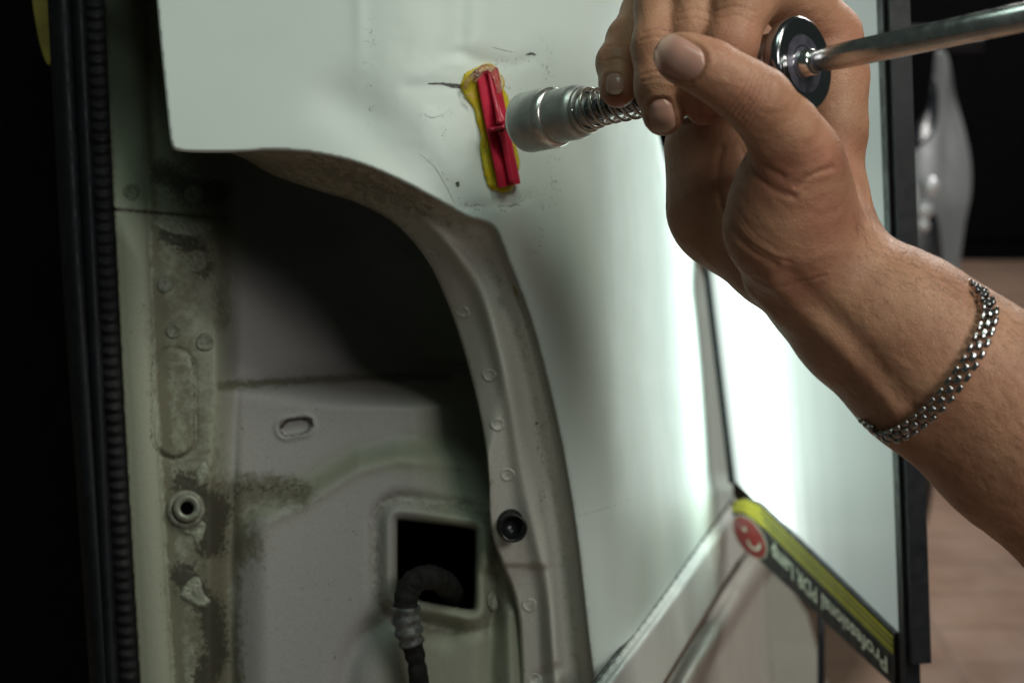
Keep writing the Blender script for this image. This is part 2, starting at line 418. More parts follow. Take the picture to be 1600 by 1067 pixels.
flake('paint_chip', [(713, 285), (715.5, 288), (716, 292)], [2.2, 3.2, 1.2], skin, skin_d)
flake('paint_chip', [(802, 446), (806, 456), (811, 468)], [1., 3.2, 1.], skin, lambda a, b: skin_d(a, b) - .0004, mat=simple('rusty_chip', (.09, .07, .03), .7, 0, 500, .5))
M_SCR = simple('fine_scratch', (.48, .51, .48), .5, 0, 600, .3)
for q, wd in (([(656, 240), (680, 262), (700, 296), (712, 320)], .55), ([(663, 178), (676, 184), (694, 178), (706, 170)], .6), ([(770, 74), (785, 78), (804, 82)], .5),
              ([(725, 322), (745, 320), (760, 322)], .6), ([(778, 322), (798, 321), (815, 314), (825, 304)], .8), 
              ([(905, 806), (945, 794), (1010, 772)], .5)):
    flake('scratch', q, [wd * .4, wd, wd * .3], skin, skin_d, M_SCR, .0002, .6)

# flange the tail lamp sat on
FI = [(352, 236), (385, 250), (430, 275), (500, 299), (560, 318), (620, 352), (668, 408), (700, 475), (724, 545), (744, 620), (758, 690), (764, 750), (765, 800), (770, 840), (784, 880), (800, 920), (810, 965), (813, 1010), (815, 1067), (816, 1120)]
FO = [(352, 228), (420, 230), (470, 232), (520, 240), (570, 254), (630, 280), (690, 312), (735, 334), (770, 350), (790, 385), (806, 422), (834, 495), (858, 580), (878, 665), (894, 750), (907, 835), (917, 920), (927, 1010), (936, 1067), (942, 1120)]
fi = spline(FI, 16); fo = spline(FO, 16)
NT_ = 56; TT = np.linspace(0, 1, NT_)[None, :]
FX = fo[:, 0][:, None] * (1 - TT) + fi[:, 0][:, None] * TT; FY = fo[:, 1][:, None] * (1 - TT) + fi[:, 1][:, None] * TT
def flange_grid():
    x, y = FX, FY; ex = fo[:, 0]; ey = fo[:, 1]
    base = np.minimum(smax(skin_base(ex, ey), side_d(ex, ey), .03), .66) + .0065
    k = np.ones(31) / 31; base = np.convolve(np.pad(base, 15, 'edge'), k, 'valid')
    vert = sm(270, 470, ey)[:, None]; tt = TT + 0 * x
    b = np.hypot(x - fi[:, 0][:, None], y - fi[:, 1][:, None])
    d = base[:, None] + .005 * sm(0, .28, tt) * vert + .040 * tt * (1 - vert) + .004 * tt
    d = d - .0060 * gs(tt - (.50 + .06 * sm(500, 1000, y)), .11) * sm(320, 400, y)
    d = d + .0030 * gs(tt - .30, .11) * vert
    st = (y - 882 - (x - 790) * .02); d = d + .0040 * sm(-3, 5, st) * sm(868, 842, x) * sm(780, 790, x)
    d = d + .0030 * gs(near([(838, 1060), (870, 1045)], x, y), 9)
    return d + .003 * np.clip(1 - b / 6, 0, 1) ** 2
FD = flange_grid()
def flange_d(x, y):
    x = np.asarray(x, float).ravel(); y = np.asarray(y, float).ravel(); out = np.empty(len(x)); fx, fy, fd = FX.ravel(), FY.ravel(), FD.ravel()
    for i in range(len(x)):
        q = (fx - x[i]) ** 2 + (fy - y[i]) ** 2; j = np.argpartition(q, 6)[:6]; w_ = 1 / (q[j] + .3); out[i] = (fd[j] * w_).sum() / w_.sum()
    return out
V = P(FX.ravel(), FY.ravel(), FD.ravel()); ns_ = len(fo)
Fc = [[i * NT_ + j, i * NT_ + j + 1, (i + 1) * NT_ + j + 1, (i + 1) * NT_ + j] for i in range(ns_ - 1) for j in range(NT_ - 1)]
nb0 = len(V); V = np.vstack([V, P(fi[:, 0], fi[:, 1], FD[:, -1] + .009)])
Fc += [[i * NT_ + NT_ - 1, nb0 + i, nb0 + i + 1, (i + 1) * NT_ + NT_ - 1] for i in range(ns_ - 1)]
vx = np.concatenate([FX.ravel(), fi[:, 0]]); vy = np.concatenate([FY.ravel(), fi[:, 1]])
topm = sm(420, 270, vy) * sm(760, 640, vx)
bdist = near(fi, vx, vy); adist = near(fo, vx, vy)
flange = mesh('lamp_flange', V, Fc, M_FLANGE, ROOT, attrs={
    'tone': np.clip(topm + .12 * gs(adist, 25), 0, 1), 'dirt_shade': np.clip(.35 * topm + .15 * gs(adist - 30, 12) + .25 * gs(bdist, 6), 0, 1),
    'crust': .35 * gs(near([(835, 640), (850, 760), (845, 800)], vx, vy), 7) + .3 * topm * gs(bdist, 18)})

# disc-shaped spot welds: a dished button with a raised rim
def weld(px, py, r, dfun, parent, mat, squash=1., ang=0., lift=.0004, name='spot_weld'):
    prof = [(0, -.25), (.45, -.2), (.72, .1), (.86, .9), (1.0, .55), (1.12, -.5)]; n = 28; V = []
    x = []; y = []; h = []
    for rr, hh in prof:
        for k in range(n):
            a = 2 * math.pi * k / n; wob = 1 + .05 * math.sin(3 * a + px)
            u = r * rr * math.cos(a) * wob; v = r * rr * math.sin(a) * squash * wob
            x.append(px + u * math.cos(ang) - v * math.sin(ang)); y.append(py + u * math.sin(ang) + v * math.cos(ang)); h.append(hh)
    x = np.array(x); y = np.array(y)
    V = P(x, y, dfun(x, y) - lift * (1 + np.array(h)))
    Fc = [[i * n + k, i * n + (k + 1) % n, (i + 1) * n + (k + 1) % n, (i + 1) * n + k] for i in range(len(prof) - 1) for k in range(n)]
    return mesh(name, V, Fc, mat, parent)
for (x_, y_, sq, an) in ((677, 396, .55, .6), (723, 487, .8, .3), (764, 586, .85, .2), (777, 663, .9, 0), (793, 741, .9, 0), (827, 945, .95, 0), (836, 1062, .9, 0)):
    weld(x_, y_, 10.5, flange_d, flange, M_WELD2, sq, an, .00045)

# inner pocket
def col_left(y): return np.interp(y, [-260, 0, 330, 600, 900, 1067, 1200], [152, 163, 177, 190, 207, 217, 226])
HOLE = [(622, 822), (623, 816), (630, 813), (690, 820), (733, 826), (740, 830), (742, 838), (741, 900), (740, 943), (736, 950), (728, 950), (690, 943), (640, 934), (628, 930), (623, 922), (622, 870)]
hole = spline(HOLE, 4, True)
RP = [(col_left(y_), y_) for y_ in np.linspace(-260, 1120, 40)]
pocket_poly = np.vstack([np.array(RP), [[950, 1120], [940, 800], [900, 560], [820, 380], [760, 300], [600, 200], [420, 190], [330, 150], [320, -260]]])
def pocket_d(x, y):
    x = np.asarray(x, float); y = np.asarray(y, float)
    cl = col_left(y); u = x - cl
    d = .668 + 0 * x
    d = d - .0055 * np.sqrt(np.clip(1 - ((u - 26) / 27) ** 2, 0, 1)) - .001 * sm(10, 0, u)
    d = d + .0045 * gs(u - 58, 12) * sm(260, 60, y)
    d = d + .010 * sm(52, 66, u) * sm(330, 180, y)                                   # deeper beside the outer panel
    xb = 352 - 10 * sm(500, 800, y)
    st = sm(-18, 26, x - xb)
    deep = .026 * st + .03 * sm(345, 420, x) * sm(420, 300, y)
    # the bowl behind the arch, going back towards the upper right
    bowl = sm(-160, 150, (x - 470) * .80 - (y - 480) * .62) * sm(640, 560, y)
    d = d + deep + .17 * bowl
    # the shelf: deep above, a dark undercut along y=600, nearer below
    sy = 602 - (x - 340) * .045
    shelf = sm(sy - 22, sy + 16, y) * sm(330, 380, x)
    d = d - .012 * shelf + .0040 * gs(y - sy, 14) * sm(335, 400, x) * sm(760, 700, x)
    d = d + .045 * sm(640, 770, x) * sm(860, 640, y) * sm(560, 640, y)
    # lower boss with the cable hole
    ln = np.interp(x, [330, 400, 470, 560, 620, 780], [850, 802, 772, 716, 700, 712])
    boss = sm(-22, 26, y - ln) * sm(345, 420, x)
    d = d - .013 * boss - .002 * gs(y - ln - 12, 14) * sm(380, 440, x)
    dh = near(hole, x, y, True)
    ins = inside(hole, x, y)
    rim = gs(dh - 15, 9) ; d = d - .0035 * rim + .003 * gs(dh - 36, 10) * (~ins) + .006 * np.clip(1 - dh / 7, 0, 1) ** 2
    arc = near(spline([(700, 985), (630, 968), (580, 985), (548, 1030), (535, 1100)], 6), x, y); d = d + .0055 * gs(arc, 20)
    arc2 = near(spline([(765, 900), (770, 960), (765, 1040), (768, 1100)], 4), x, y); d = d + .006 * gs(arc2, 14)
    d = d - .004 * gs(near([(795, 960), (800, 1100)], x, y), 12)
    # overlapped end of the upper sheet
    ys = 325 + (x - 178) * .085
    d = d - .0028 * sm(ys + 2.5, ys - 1.5, y) * sm(362, 350, x)
    # pressed oblong on the pillar, slot in the pocket
    ob = near([(271, 578), (273, 682)], x, y); d = d - .0013 * sm(34, 29, ob) + .0011 * gs(ob - 33, 3.0)
    sl = near([(448, 669), (474, 664)], x, y); d = d + .0035 * sm(14, 9, sl) - .0012 * gs(sl - 16, 4)
    d = d + .0012 * (fbm(x / 30, y / 30, 4) - .5) * sm(370, 330, x) * sm(60, 75, u)
    return d
V, Fc, vx, vy = field_arrays(pocket_poly, pocket_d, 2.8, holes=[hole])
u = vx - col_left(vy)
pil = sm(385, 335, vx)
tone = np.clip(pil + .75 * sm(600, 700, vx) + .9 * gs(near([(380, 800), (460, 772), (560, 716), (700, 705)], vx, vy), 26) + .6 * sm(700, 1000, vy) * sm(560, 620, vx), 0, 1)
dirt_shade = np.clip(.50 * gs(u - 64, 9) + .42 * gs(near([(300, 250), (310, 350), (270, 500), (300, 700), (330, 800), (300, 950), (335, 1060)], vx, vy), 45) + .55 * gs(u, 5)
               + .60 * gs(near([(385, 765), (430, 765), (470, 770)], vx, vy), 26) + .6 * gs(near([(345, 603), (420, 597), (560, 590), (700, 588)], vx, vy), 8) * (vx > 330)  # the term along the shelf paints the undercut's shadow line dark
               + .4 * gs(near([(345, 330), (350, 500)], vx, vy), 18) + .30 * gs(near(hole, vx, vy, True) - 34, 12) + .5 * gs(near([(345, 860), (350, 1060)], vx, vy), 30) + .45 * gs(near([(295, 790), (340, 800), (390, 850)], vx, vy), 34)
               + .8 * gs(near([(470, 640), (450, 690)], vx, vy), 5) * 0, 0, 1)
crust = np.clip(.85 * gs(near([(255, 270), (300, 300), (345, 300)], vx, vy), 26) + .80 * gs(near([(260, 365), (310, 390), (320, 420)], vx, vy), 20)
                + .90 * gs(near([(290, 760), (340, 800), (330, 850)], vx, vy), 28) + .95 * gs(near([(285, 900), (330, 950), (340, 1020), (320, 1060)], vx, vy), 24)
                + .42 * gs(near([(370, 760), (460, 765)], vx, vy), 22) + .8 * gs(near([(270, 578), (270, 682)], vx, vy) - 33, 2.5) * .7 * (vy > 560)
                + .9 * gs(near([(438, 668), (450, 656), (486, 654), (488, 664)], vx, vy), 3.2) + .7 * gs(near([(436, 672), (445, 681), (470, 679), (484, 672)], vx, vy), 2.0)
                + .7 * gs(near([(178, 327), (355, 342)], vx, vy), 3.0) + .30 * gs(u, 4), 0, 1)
pocket = mesh('lamp_pocket', V, Fc, M_RECESS, ROOT, attrs={'tone': tone, 'dirt_shade': dirt_shade, 'crust': crust})
sol = pocket.modifiers.new('sheet', 'SOLIDIFY'); sol.thickness = .0012; sol.offset = 1
for (x_, y_, r_) in ((205, 300, 12), (303, 305, 14), (307, 408, 15), (258, 445, 11.5), (271, 517, 11), (320, 535, 12.5)):
    weld(x_, y_, r_, pocket_d, pocket, M_WELD, 1.0, 0, .00055)
# white sealant left on the pillar
M_SEAL = simple('pale_sealant_residue', (.26, .275, .21), .75, 0, 300, .3, .0004, 500)
def blob(name, pts, parent, dfun, mat, h=.0012, step=1.6, rough=.35):
    poly = spline(pts, 6, True); poly = poly + (RNG.random(poly.shape) - .5) * 2.2
    def dd(x, y):
        e = near(poly, x, y, True); return dfun(x, y) + .0002 - h * np.sqrt(np.clip(e / 5, 0, 1)) * (1 + rough * (fbm(x / 4, y / 4, 3) - .5) * 2)
    V, Fc, _, _ = field_arrays(poly, dd, step, skirt=.0004); return mesh(name, V, Fc, mat, parent)
blob('sealant_residue', [(272, 818), (290, 824), (312, 812), (322, 822), (314, 846), (304, 852), (300, 838), (284, 834)], pocket, pocket_d, M_SEAL)
blob('sealant_residue', [(306, 734), (316, 722), (326, 730), (322, 748), (312, 760), (306, 748)], pocket, pocket_d, M_SEAL)
blob('sealant_residue', [(280, 930), (296, 905), (312, 902), (318, 925), (330, 940), (312, 950), (296, 942)], pocket, pocket_d, M_SEAL, .0016)
blob('sealant_residue', [(240, 348), (262, 342), (300, 346), (330, 352), (326, 362), (296, 368), (262, 362)], pocket, pocket_d, M_SEAL, .0008)
blob('sealant_residue', [(762, 930), (770, 925), (778, 945), (772, 955), (764, 948)], pocket, lambda x, y: pocket_d(x, y) - .002, M_SEAL)
# threaded insert
def ring_on(px, py, prof, dfun, mat, parent, name, tilt=(0, 0), n=40):
    """revolved part standing on the sheet at px,py. prof: (radius px, height m); tilt shifts px per metre of height"""
    V = []; d0 = float(dfun(np.array([px]), np.array([py]))[0])
    for r, h in prof:
        for k in range(n):
            a = 2 * math.pi * k / n; V.append(P(px + r * math.cos(a) + tilt[0] * h, py + r * math.sin(a) + tilt[1] * h, d0 - h))
    Fc = [[i * n + k, i * n + (k + 1) % n, (i + 1) * n + (k + 1) % n, (i + 1) * n + k] for i in range(len(prof) - 1) for k in range(n)]
    return mesh(name, V, Fc, mat, parent)
ring_on(290, 796, [(31, -.0005), (29, .0022), (25, .0030), (22, .0026)], pocket_d, simple('insert_collar', (.20, .205, .16), .6, 0, 300, .35, .0004, 400), pocket, 'insert_collar')
ring_on(291, 795, [(22, .0020), (21, .0052), (17, .0060), (11.5, .0054), (10.5, .004), (10, -.008)], pocket_d, simple('insert_metal', (.26, .27, .22), .4, .3, 300, .2), pocket, 'threaded_insert', (350, -300))
ring_on(292, 794, [(10.3, .0012), (5, .0012), (.1, .0012)], pocket_d, M_DARK, pocket, 'bolt_hole_shade', (350, -300))  # flat disc coloured black for the shade down the bore
# inside of the hole
Vh = []; hn = len(hole); hd = pocket_d(hole[:, 0], hole[:, 1])
Vh = np.vstack([P(hole[:, 0], hole[:, 1], hd + .0005), P(hole[:, 0], hole[:, 1], hd + .010), P(hole[:, 0], hole[:, 1], hd + .09)])
Fh = [[i, (i + 1) % hn, hn + (i + 1) % hn, hn + i] for i in range(hn)]
mesh('hole_edge', Vh[:2 * hn], Fh, simple('hole_edge_metal', (.17, .17, .14), .6, 0, 100, .3), pocket)
mesh('hole_cavity', Vh[hn:], Fh + [[hn + i for i in range(hn)]], M_DARK, pocket)
# rubber plug in the flange
gx, gy = 799, 819
ring_on(gx, gy, [(26, -.0010), (25, .0010), (23.5, .0014)], flange_d, simple('plug_seat_metal', (.22, .21, .18), .5, 0, 200, .2), flange, 'plug_seat')
plug = ring_on(gx - 1, gy - 3, [(23, .0008), (22, .0022), (18.5, .0026), (17.5, .0060), (19, .0085), (22, .0095), (22.5, .0105), (20.5, .0112), (17, .0102), (16, .0050), (.1, .0045)],
               flange_d, simple('black_plug_rubber', (.010, .010, .011), .28, 0, 80, .2), ROOT, 'rubber_plug', (350, 850))

# cable harness out of the hole
hp = spline([(712, 935, .700), (696, 912, .668), (676, 902, .654), (652, 905, .647), (637, 925, .645), (634, 958, .645), (641, 995, .646), (650, 1030, .648), (655, 1067, .650), (660, 1120, .655)], 12)
wd = P(hp[:, 0], hp[:, 1], hp[:, 2]); n_ = len(hp); s_ = np.linspace(0, 1, n_)
rr = .0056 - .0013 * sm(.6, .8, s_) + .0002 * np.sin(s_ * 110) + .0005 * (fbm(s_ * 30, s_ * 0 + 3, 3) - .5) * 2
har = mesh('cable_harness', *tube(wd, rr, 20), M_TAPE, ROOT)
i0 = int(n_ * .52); i1 = int(n_ * .70)
mesh('tape_wrap', *tube(wd[i0:i1], rr[i0:i1] + .0007 + .0004 * np.sin(np.arange(i1 - i0) * 1.1), 20), M_TAPEG, har)

# boot opening: flange, rubber weatherstrip and the dark inside
def strip_mesh(name, x_of, w_, zc, r_d, mat, parent, ribs=0., y0=-260, y1=1120, step=2.4, rw=0.):
    ys = np.arange(y0, y1, step); V = []; m = 13
    for j, y_ in enumerate(ys):
        bulge = ribs * (0.5 + .5 * math.sin(y_ * 2 * math.pi / 17.5)) if ribs else 0
        for k in range(m):
            a = math.pi * k / (m - 1); xx = x_of(y_) + w_ / 2 - (w_ / 2) * math.cos(a)
            V.append(P(xx, y_ + (5 * math.sin(a) if ribs else 0), zc - (r_d + bulge) * math.sin(a)))
    Fc = [[j * m + k, j * m + k + 1, (j + 1) * m + k + 1, (j + 1) * m + k] for j in range(len(ys) - 1) for k in range(m - 1)]
    return mesh(name, V, Fc, mat, parent)
ws = strip_mesh('weatherstrip', lambda y: col_left(y) - 33, 34, .668, .006, M_RUBBER2, ROOT, ribs=.0016)
strip_mesh('seal_lip', lambda y: np.interp(y, [-260, 0, 400, 1067, 1200], [96, 108, 128, 160, 168]), 30, .670, .010, M_RUBL, ws)
strip_mesh('seal_bulb', lambda y: np.interp(y, [-260, 0, 400, 1067, 1200], [60, 74, 95, 140, 150]), 44, .678, .016, M_RUBL, ws)
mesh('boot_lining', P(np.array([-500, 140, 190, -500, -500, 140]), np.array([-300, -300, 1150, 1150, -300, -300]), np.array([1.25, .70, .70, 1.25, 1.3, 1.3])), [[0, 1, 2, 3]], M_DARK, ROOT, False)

# bumper cover and sill below the panel
def side_line(px, py, off):
    return side_d(px, py) - off
B1 = np.vstack([spline([(905, 1100), (934, 1063), (985, 997), (1040, 924), (1095, 846), (1147, 776)], 8), spline([(1160, 800), (1166, 842), (1170, 858)], 6), spline([(1150, 880), (1110, 945), (1070, 1010), (1015, 1100)], 6)])
B1E = spline([(905, 1100), (934, 1063), (985, 997), (1040, 924), (1095, 846), (1147, 776)], 8)
def b1_d(x, y):
    e = near(B1E, x, y); base = np.minimum(side_d(x, y), 1.6)
    return base + .004 - .020 * sm(0, 3, e) - .045 * base * sm(3, 20, e)
V, Fc, vx, vy = field_arrays(B1, b1_d, 3.0, skirt=.02)
M_PAINT2 = simple('white_bumper_paint', (.66, .69, .66), .5, 0, 20, .05)
bump_ = mesh('bumper_cover', V, Fc, M_PAINT2, ROOT)
B2E = spline([(1022, 1100), (1060, 1035), (1100, 972), (1140, 908), (1172, 860)], 8)
B2 = np.vstack([B2E, [[1195, 866], [1225, 900], [1262, 960], [1300, 1100]]])
def b2_d(x, y):
    e = near(B2E, x, y); base = np.minimum(side_d(x, y), 1.70)
    return base + .03 - .12 * sm(0, 26, e) + .10 * sm(30, 48, e)
V, Fc, vx, vy = field_arrays(B2, b2_d, 3.0, skirt=.02)
mesh('bumper_corner', V, Fc, simple('bumper_side_floor_tint', (.48, .46, .42), .5, 0, 20, .06), bump_)  # beige grey puts the floor's reflection into the bumper side colour
# joint seal between the panel and the bumper
V, Fc = tube(np.array([P(a, b, b1_d(np.array([a]), np.array([b]))[0] + .0015 - .0008) for a, b in B1E[:-1]]), .0016, 8)
mesh('joint_seal', V, Fc, M_GAP, bump_)
# unseen sheets added behind the skin to keep lamp light out of the pocket
tx_ = np.linspace(226, 918, 24); q4 = [(a, -263, float(skin_d(np.array([a]), np.array([-261.]))[0]) - .001) for a in tx_] + [(960, -262, .75), (960, -250, 1.7), (150, -250, 1.7), (150, -262, .70)]
n4 = len(q4)
V = P(*np.array(q4 + [(a, b - 12, c) for a, b, c in q4]).T)
mesh('upper_light_blocker', V, [list(range(n4)), [n4 + k for k in range(n4)][::-1]] + [[k, (k + 1) % n4, n4 + (k + 1) % n4, n4 + k] for k in range(n4)], M_PAINT, ROOT, False)
sq = sil[:]; sx_, sy_ = sq[:, 0] - 2, sq[:, 1]; sd_ = skin_d(sx_, sy_) + .006
m_ = len(sq); V = np.vstack([P(sx_, sy_, sd_), P(sx_ * 0 + 905 - 25 * (sy_ < 100), sy_ * .96 - 8, np.maximum(sd_, 1.0) + .10)])
mesh('side_light_blocker', V, [[k, k + 1, m_ + k + 1, m_ + k] for k in range(m_ - 1)], M_PAINT, ROOT)
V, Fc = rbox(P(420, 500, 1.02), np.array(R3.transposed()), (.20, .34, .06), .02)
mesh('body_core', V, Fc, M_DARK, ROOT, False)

# ------------------------------------------------------------------ yellow strap end far back in the boot
V, Fc, vx, vy = field_arrays(spline([(44, -60), (50, 0), (60, 60), (72, 98), (80, 96), (78, 40), (74, -60)], 5, True), lambda x, y: .715 + 0 * x, 3, skirt=.003)
tag(toplevel(mesh('strap', V, Fc, simple('yellow_strap_cloth', (.36, .27, .06), .8), None)), 'blurred yellow strap end in the dark boot opening at the upper left', 'strap')

# ------------------------------------------------------------------ pull tab with glue
tabc = PC(782, 200, float(skin_d(np.array([782.]), np.array([200.]))[0]) - .004)
TAB = thing('pull_tab', camw(tabc), 'ribbed red plastic pull tab stuck with yellow hot glue to the dented white panel', 'pull tab')
def skb(x, y): return skin_base(x, y) + .0005
GL = [(722, 128), (732, 112), (750, 103), (768, 100), (780, 108), (787, 128), (795, 152), (801, 185), (806, 215), (812, 240), (814, 266), (806, 284), (803, 296), (790, 301), (774, 299), (762, 290), (755, 262), (752, 232), (748, 198), (737, 165), (726, 148)]
gl = spline(GL, 8, True); gl = gl + np.stack([fbm(np.arange(len(gl)) / 5., 0 * gl[:, 0] + 2, 3) - .5, fbm(np.arange(len(gl)) / 5., 0 * gl[:, 0] + 9, 3) - .5], 1) * 6 + [-1.5, 0]
def glue_d(x, y):
    e = near(gl, x, y, True)
    return skin_d(x, y) + .0002 - .0025 * np.sqrt(np.clip(1 - (1 - np.clip(e / 10, 0, 1)) ** 2, 0, 1)) * (1 + .35 * (fbm(x / 12, y / 12, 3) - .5)) - .0016 * gs(np.hypot(x - 738, y - 128), 16)
V, Fc, _, _ = field_arrays(gl, glue_d, 1.5, skirt=.0006)
mesh('hot_glue', V, Fc, M_GLUE, TAB)
# plate frame in pixel space: long axis t, across s
ta = np.array([758., 110.]); tb = np.array([794., 291.]); tl = np.linalg.norm(tb - ta); td = (tb - ta) / tl; tn = np.array([-td[1], td[0]]) * -1
def TP(t_, s_, h):                  # t 0..1 along, s px across (+ right), h metres above the sheet
    q = ta + td * tl * t_ + tn * s_; c = skin_base(q[0], q[1]) + .0004
    return P(q[0] + h * 500, q[1] - h * 120, c - h)
def tabbox(loop_t, half_w, h0, h1, off=0.):
    """a bar along the plate: rings at loop_t with half widths and top heights"""
    V = []; Fc = []; n = 0
    for t_, w_, ht in zip(loop_t, half_w, h1):
        b = .25
        ring = [(-w_, h0), (-w_, h0 + (ht - h0) * .8), (-w_ * .86, ht), (w_ * .86, ht), (w_, h0 + (ht - h0) * .8), (w_, h0)]
        for s_, h in ring: V.append(TP(t_, s_ + off, h))
        n += 1
    for i in range(n - 1):
        for k in range(6): Fc.append([i * 6 + k, i * 6 + (k + 1) % 6, (i + 1) * 6 + (k + 1) % 6, (i + 1) * 6 + k])
    Fc.append([0, 1, 2, 3, 4, 5]); Fc.append([(n - 1) * 6 + k for k in range(6)])
    return np.array(V), Fc
tt_ = np.linspace(0, 1, 24)
pl = tabbox([0, .01] + list(tt_[1:-1]) + [.99, 1], [17, 17.6] + [17.6 - 1.0 * math.sin(k * .5) * .2 for k in range(22)] + [17.6, 17], .0028, [.0050] * 2 + [.0052] * 22 + [.0050] * 2)
mesh('plate', *pl, M_RED, TAB, False)
rt = np.concatenate([np.linspace(.03, .44, 14), np.linspace(.56, .99, 14)])
def ribh(t_): return .0072 + .0050 * gs(t_ - .5, .16)
for a_, b_ in ((.02, .47), (.53, .985)):
    q = np.linspace(a_, b_, 16); mesh('rib', *tabbox(q, [4.2 + 3.0 * gs(x - .5, .08) for x in q], .0048, [ribh(x) for x in q], 3.), M_RED, TAB)
# short cross rib
V = []; c0 = .505
cr = []
for s_ in np.linspace(-15, 15, 11):
    h = .0092 + .0055 * gs(s_ - 4, 9)
    for dt in (-.022, .022):
        cr.append((c0 + dt, s_, .0048)); cr.append((c0 + dt * .7, s_, h))
V = np.array([TP(*c) for c in cr]); Fc = []
for i in range(10):
    a = i * 4; b = a + 4; Fc += [[a, a + 1, b + 1, b], [a + 1, a + 3, b + 3, b + 1], [a + 3, a + 2, b + 2, b + 3]]
Fc += [[0, 1, 3, 2], [40, 41, 43, 42]]
mesh('cross_rib', V, Fc, M_RED, TAB)
# glue strings smeared over the top of the tab
def smear(pts, rad, mat=M_GLUEC):
    w_ = []
    for x, y, h in pts: w_.append(P(x, y, float(skin_base(np.array([x]), np.array([y]))[0]) - h))
    c = spline(w_, 8); n = len(c); r = rad * (.4 + .6 * np.sin(np.linspace(.2, math.pi - .2, n))) * (1 + .2 * np.sin(np.arange(n) * 1.3))
    return mesh('glue_smear', *tube(c, r, 10), mat, TAB)
smear([(738, 122, .004), (752, 108, .006), (768, 108, .0085), (776, 126, .0085), (781, 146, .009)], .0013)
smear([(726, 140, .0025), (731, 126, .004), (744, 114, .006), (762, 104, .006), (778, 110, .006)], .0012)
smear([(742, 128, .006), (746, 118, .0075), (752, 116, .0075)], .0012)
smear([(782, 118, .006), (786, 130, .006), (784, 140, .0065)], .0009)
smear([(729, 150, .003), (736, 147, .0042), (741, 156, .004)], .0007)

# ------------------------------------------------------------------ slide hammer
A0 = PC(829, 191, .583); A1 = PC(1257, 100, .487); AX = A1 - A0; AL = np.linalg.norm(AX); AX = AX / AL
def s_at(px):                        # metres from A0 along the axis where the axis meets column px
    k = (px - 800) / F; return (k * (-A0[2]) - A0[0]) / (AX[0] + k * AX[2])
def lt(name, prof, mat, parent, n=56, cap=True):
    V, Fc = lathe([(s, r) for s, r in prof], A0, A0 + AX, n, cap); return mesh(name, V, Fc, mat, parent)
TOOL = thing('slide_hammer', camw(A0), 'steel slide hammer with a coil spring pressed against the red tab', 'slide hammer')
s1, s2, s3, s4 = s_at(864), s_at(872), s_at(902), s_at(914)
RH = .0124
prof = [(-.0035, .004), (-.0035, RH - .0022), (-.0031, RH - .0010), (-.0022, RH - .0003), (-.001, RH), (s1, RH), (s1 + .0006, RH - .0004), (s1 + .0024, RH - .0013)]
head = lt('head', prof + [(s1 + .003, RH - .0016), (s3, RH - .0016), (s3 + .002, RH - .0022), (s3 + .0035, RH - .004), (s3 + .0036, RH - .0058), (s3 + .0075, RH - .0062), (s3 + .0080, .003)], M_SATIN, TOOL)
lt('polished_ring', [(s1 - .0002, RH + .0002), (s1 + .0012, RH - .0001), (s1 + .0030, RH - .0011), (s1 + .0031, RH - .0018)], simple('ring_steel', (.7, .7, .66), .25, .9, 200, .1), TOOL, cap=False)
lt('head_lip', [(s3 + .0032, RH - .0052), (s3 + .0034, RH - .0034), (s3 + .0046, RH - .0028), (s3 + .0056, RH - .0036), (s3 + .0056, RH - .0052)], M_SATIN, TOOL, cap=False)
# stem of the tab into the head
V, Fc = lathe([(-.012, .0035), (-.0036, .0034), (-.003, .0034)], A0, A0 + AX, 20); mesh('stem', V, Fc, M_RED, TAB)
sE = s_at(1075)
lt('shaft', [(s3, .0046), (s3 + .003, .0046), (s_at(925), .0046), (sE, .0046)], M_DCHROME, TOOL)
# coil spring
k0 = s3 + .005; k1 = s_at(1055); turns = 9; npt = turns * 26; zz = AX; uu = np.cross(zz, [0, 1, 0]); uu /= np.linalg.norm(uu); vv = np.cross(zz, uu)
th = np.linspace(0, turns * 2 * math.pi, npt); fr = np.linspace(0, 1, npt)
adv = k0 + (k1 - k0) * (fr ** 1.12)
Rs = .0086 - .0017 * sm(0, .25, fr)
pts = camw(A0 + zz * adv[:, None] + (uu * np.cos(th)[:, None] + vv * np.sin(th)[:, None]) * Rs[:, None])
mesh('spring', *tube(pts, .0007, 8), M_SPRING, TOOL)
# sliding weight inside the fist, its chrome end flange and the rod
sw0 = s_at(1058); sw1 = s_at(1236); RW = .0128
lt('weight', [(sw0, .006), (sw0, RW - .002), (sw0 + .002, RW), (sw1, RW), (sw1 + .001, RW - .001)], M_CHROME, TOOL)
sf = AL
fl = lt('end_flange', [(sf - .0065, .010), (sf - .0060, .0155), (sf - .0045, .0165), (sf - .0015, .0168), (sf + .0002, .0161), (sf + .0008, .0147), (sf + .0002, .0122), (sf - .0002, .0102), (sf - .0002, .0098), (sf - .0001, .0060)], M_DCHROME, TOOL, cap=False)
lt('flange_face', [(sf - .00005, .0101), (sf - .00012, .0060), (sf + .00002, .0045)], simple('brushed_face', (.20, .19, .24), .35, .8, 300, .3), TOOL, cap=False)
lt('nut', [(sf - .001, .0050), (sf + .0012, .0050), (sf + .0016, .0046), (sf + .0036, .0046), (sf + .0040, .0040)], M_CHROME, TOOL, 24)
sr = s_at(1315)
lt('rod', [(sf, .0036), (sf + .006, .0036), (sr - .006, .0040), (sr - .001, .0044), (sr + .002, .0044), (s_at(1780), .0044)], simple('rod_steel', (.50, .51, .50), .27, 1., 90, .15), TOOL)

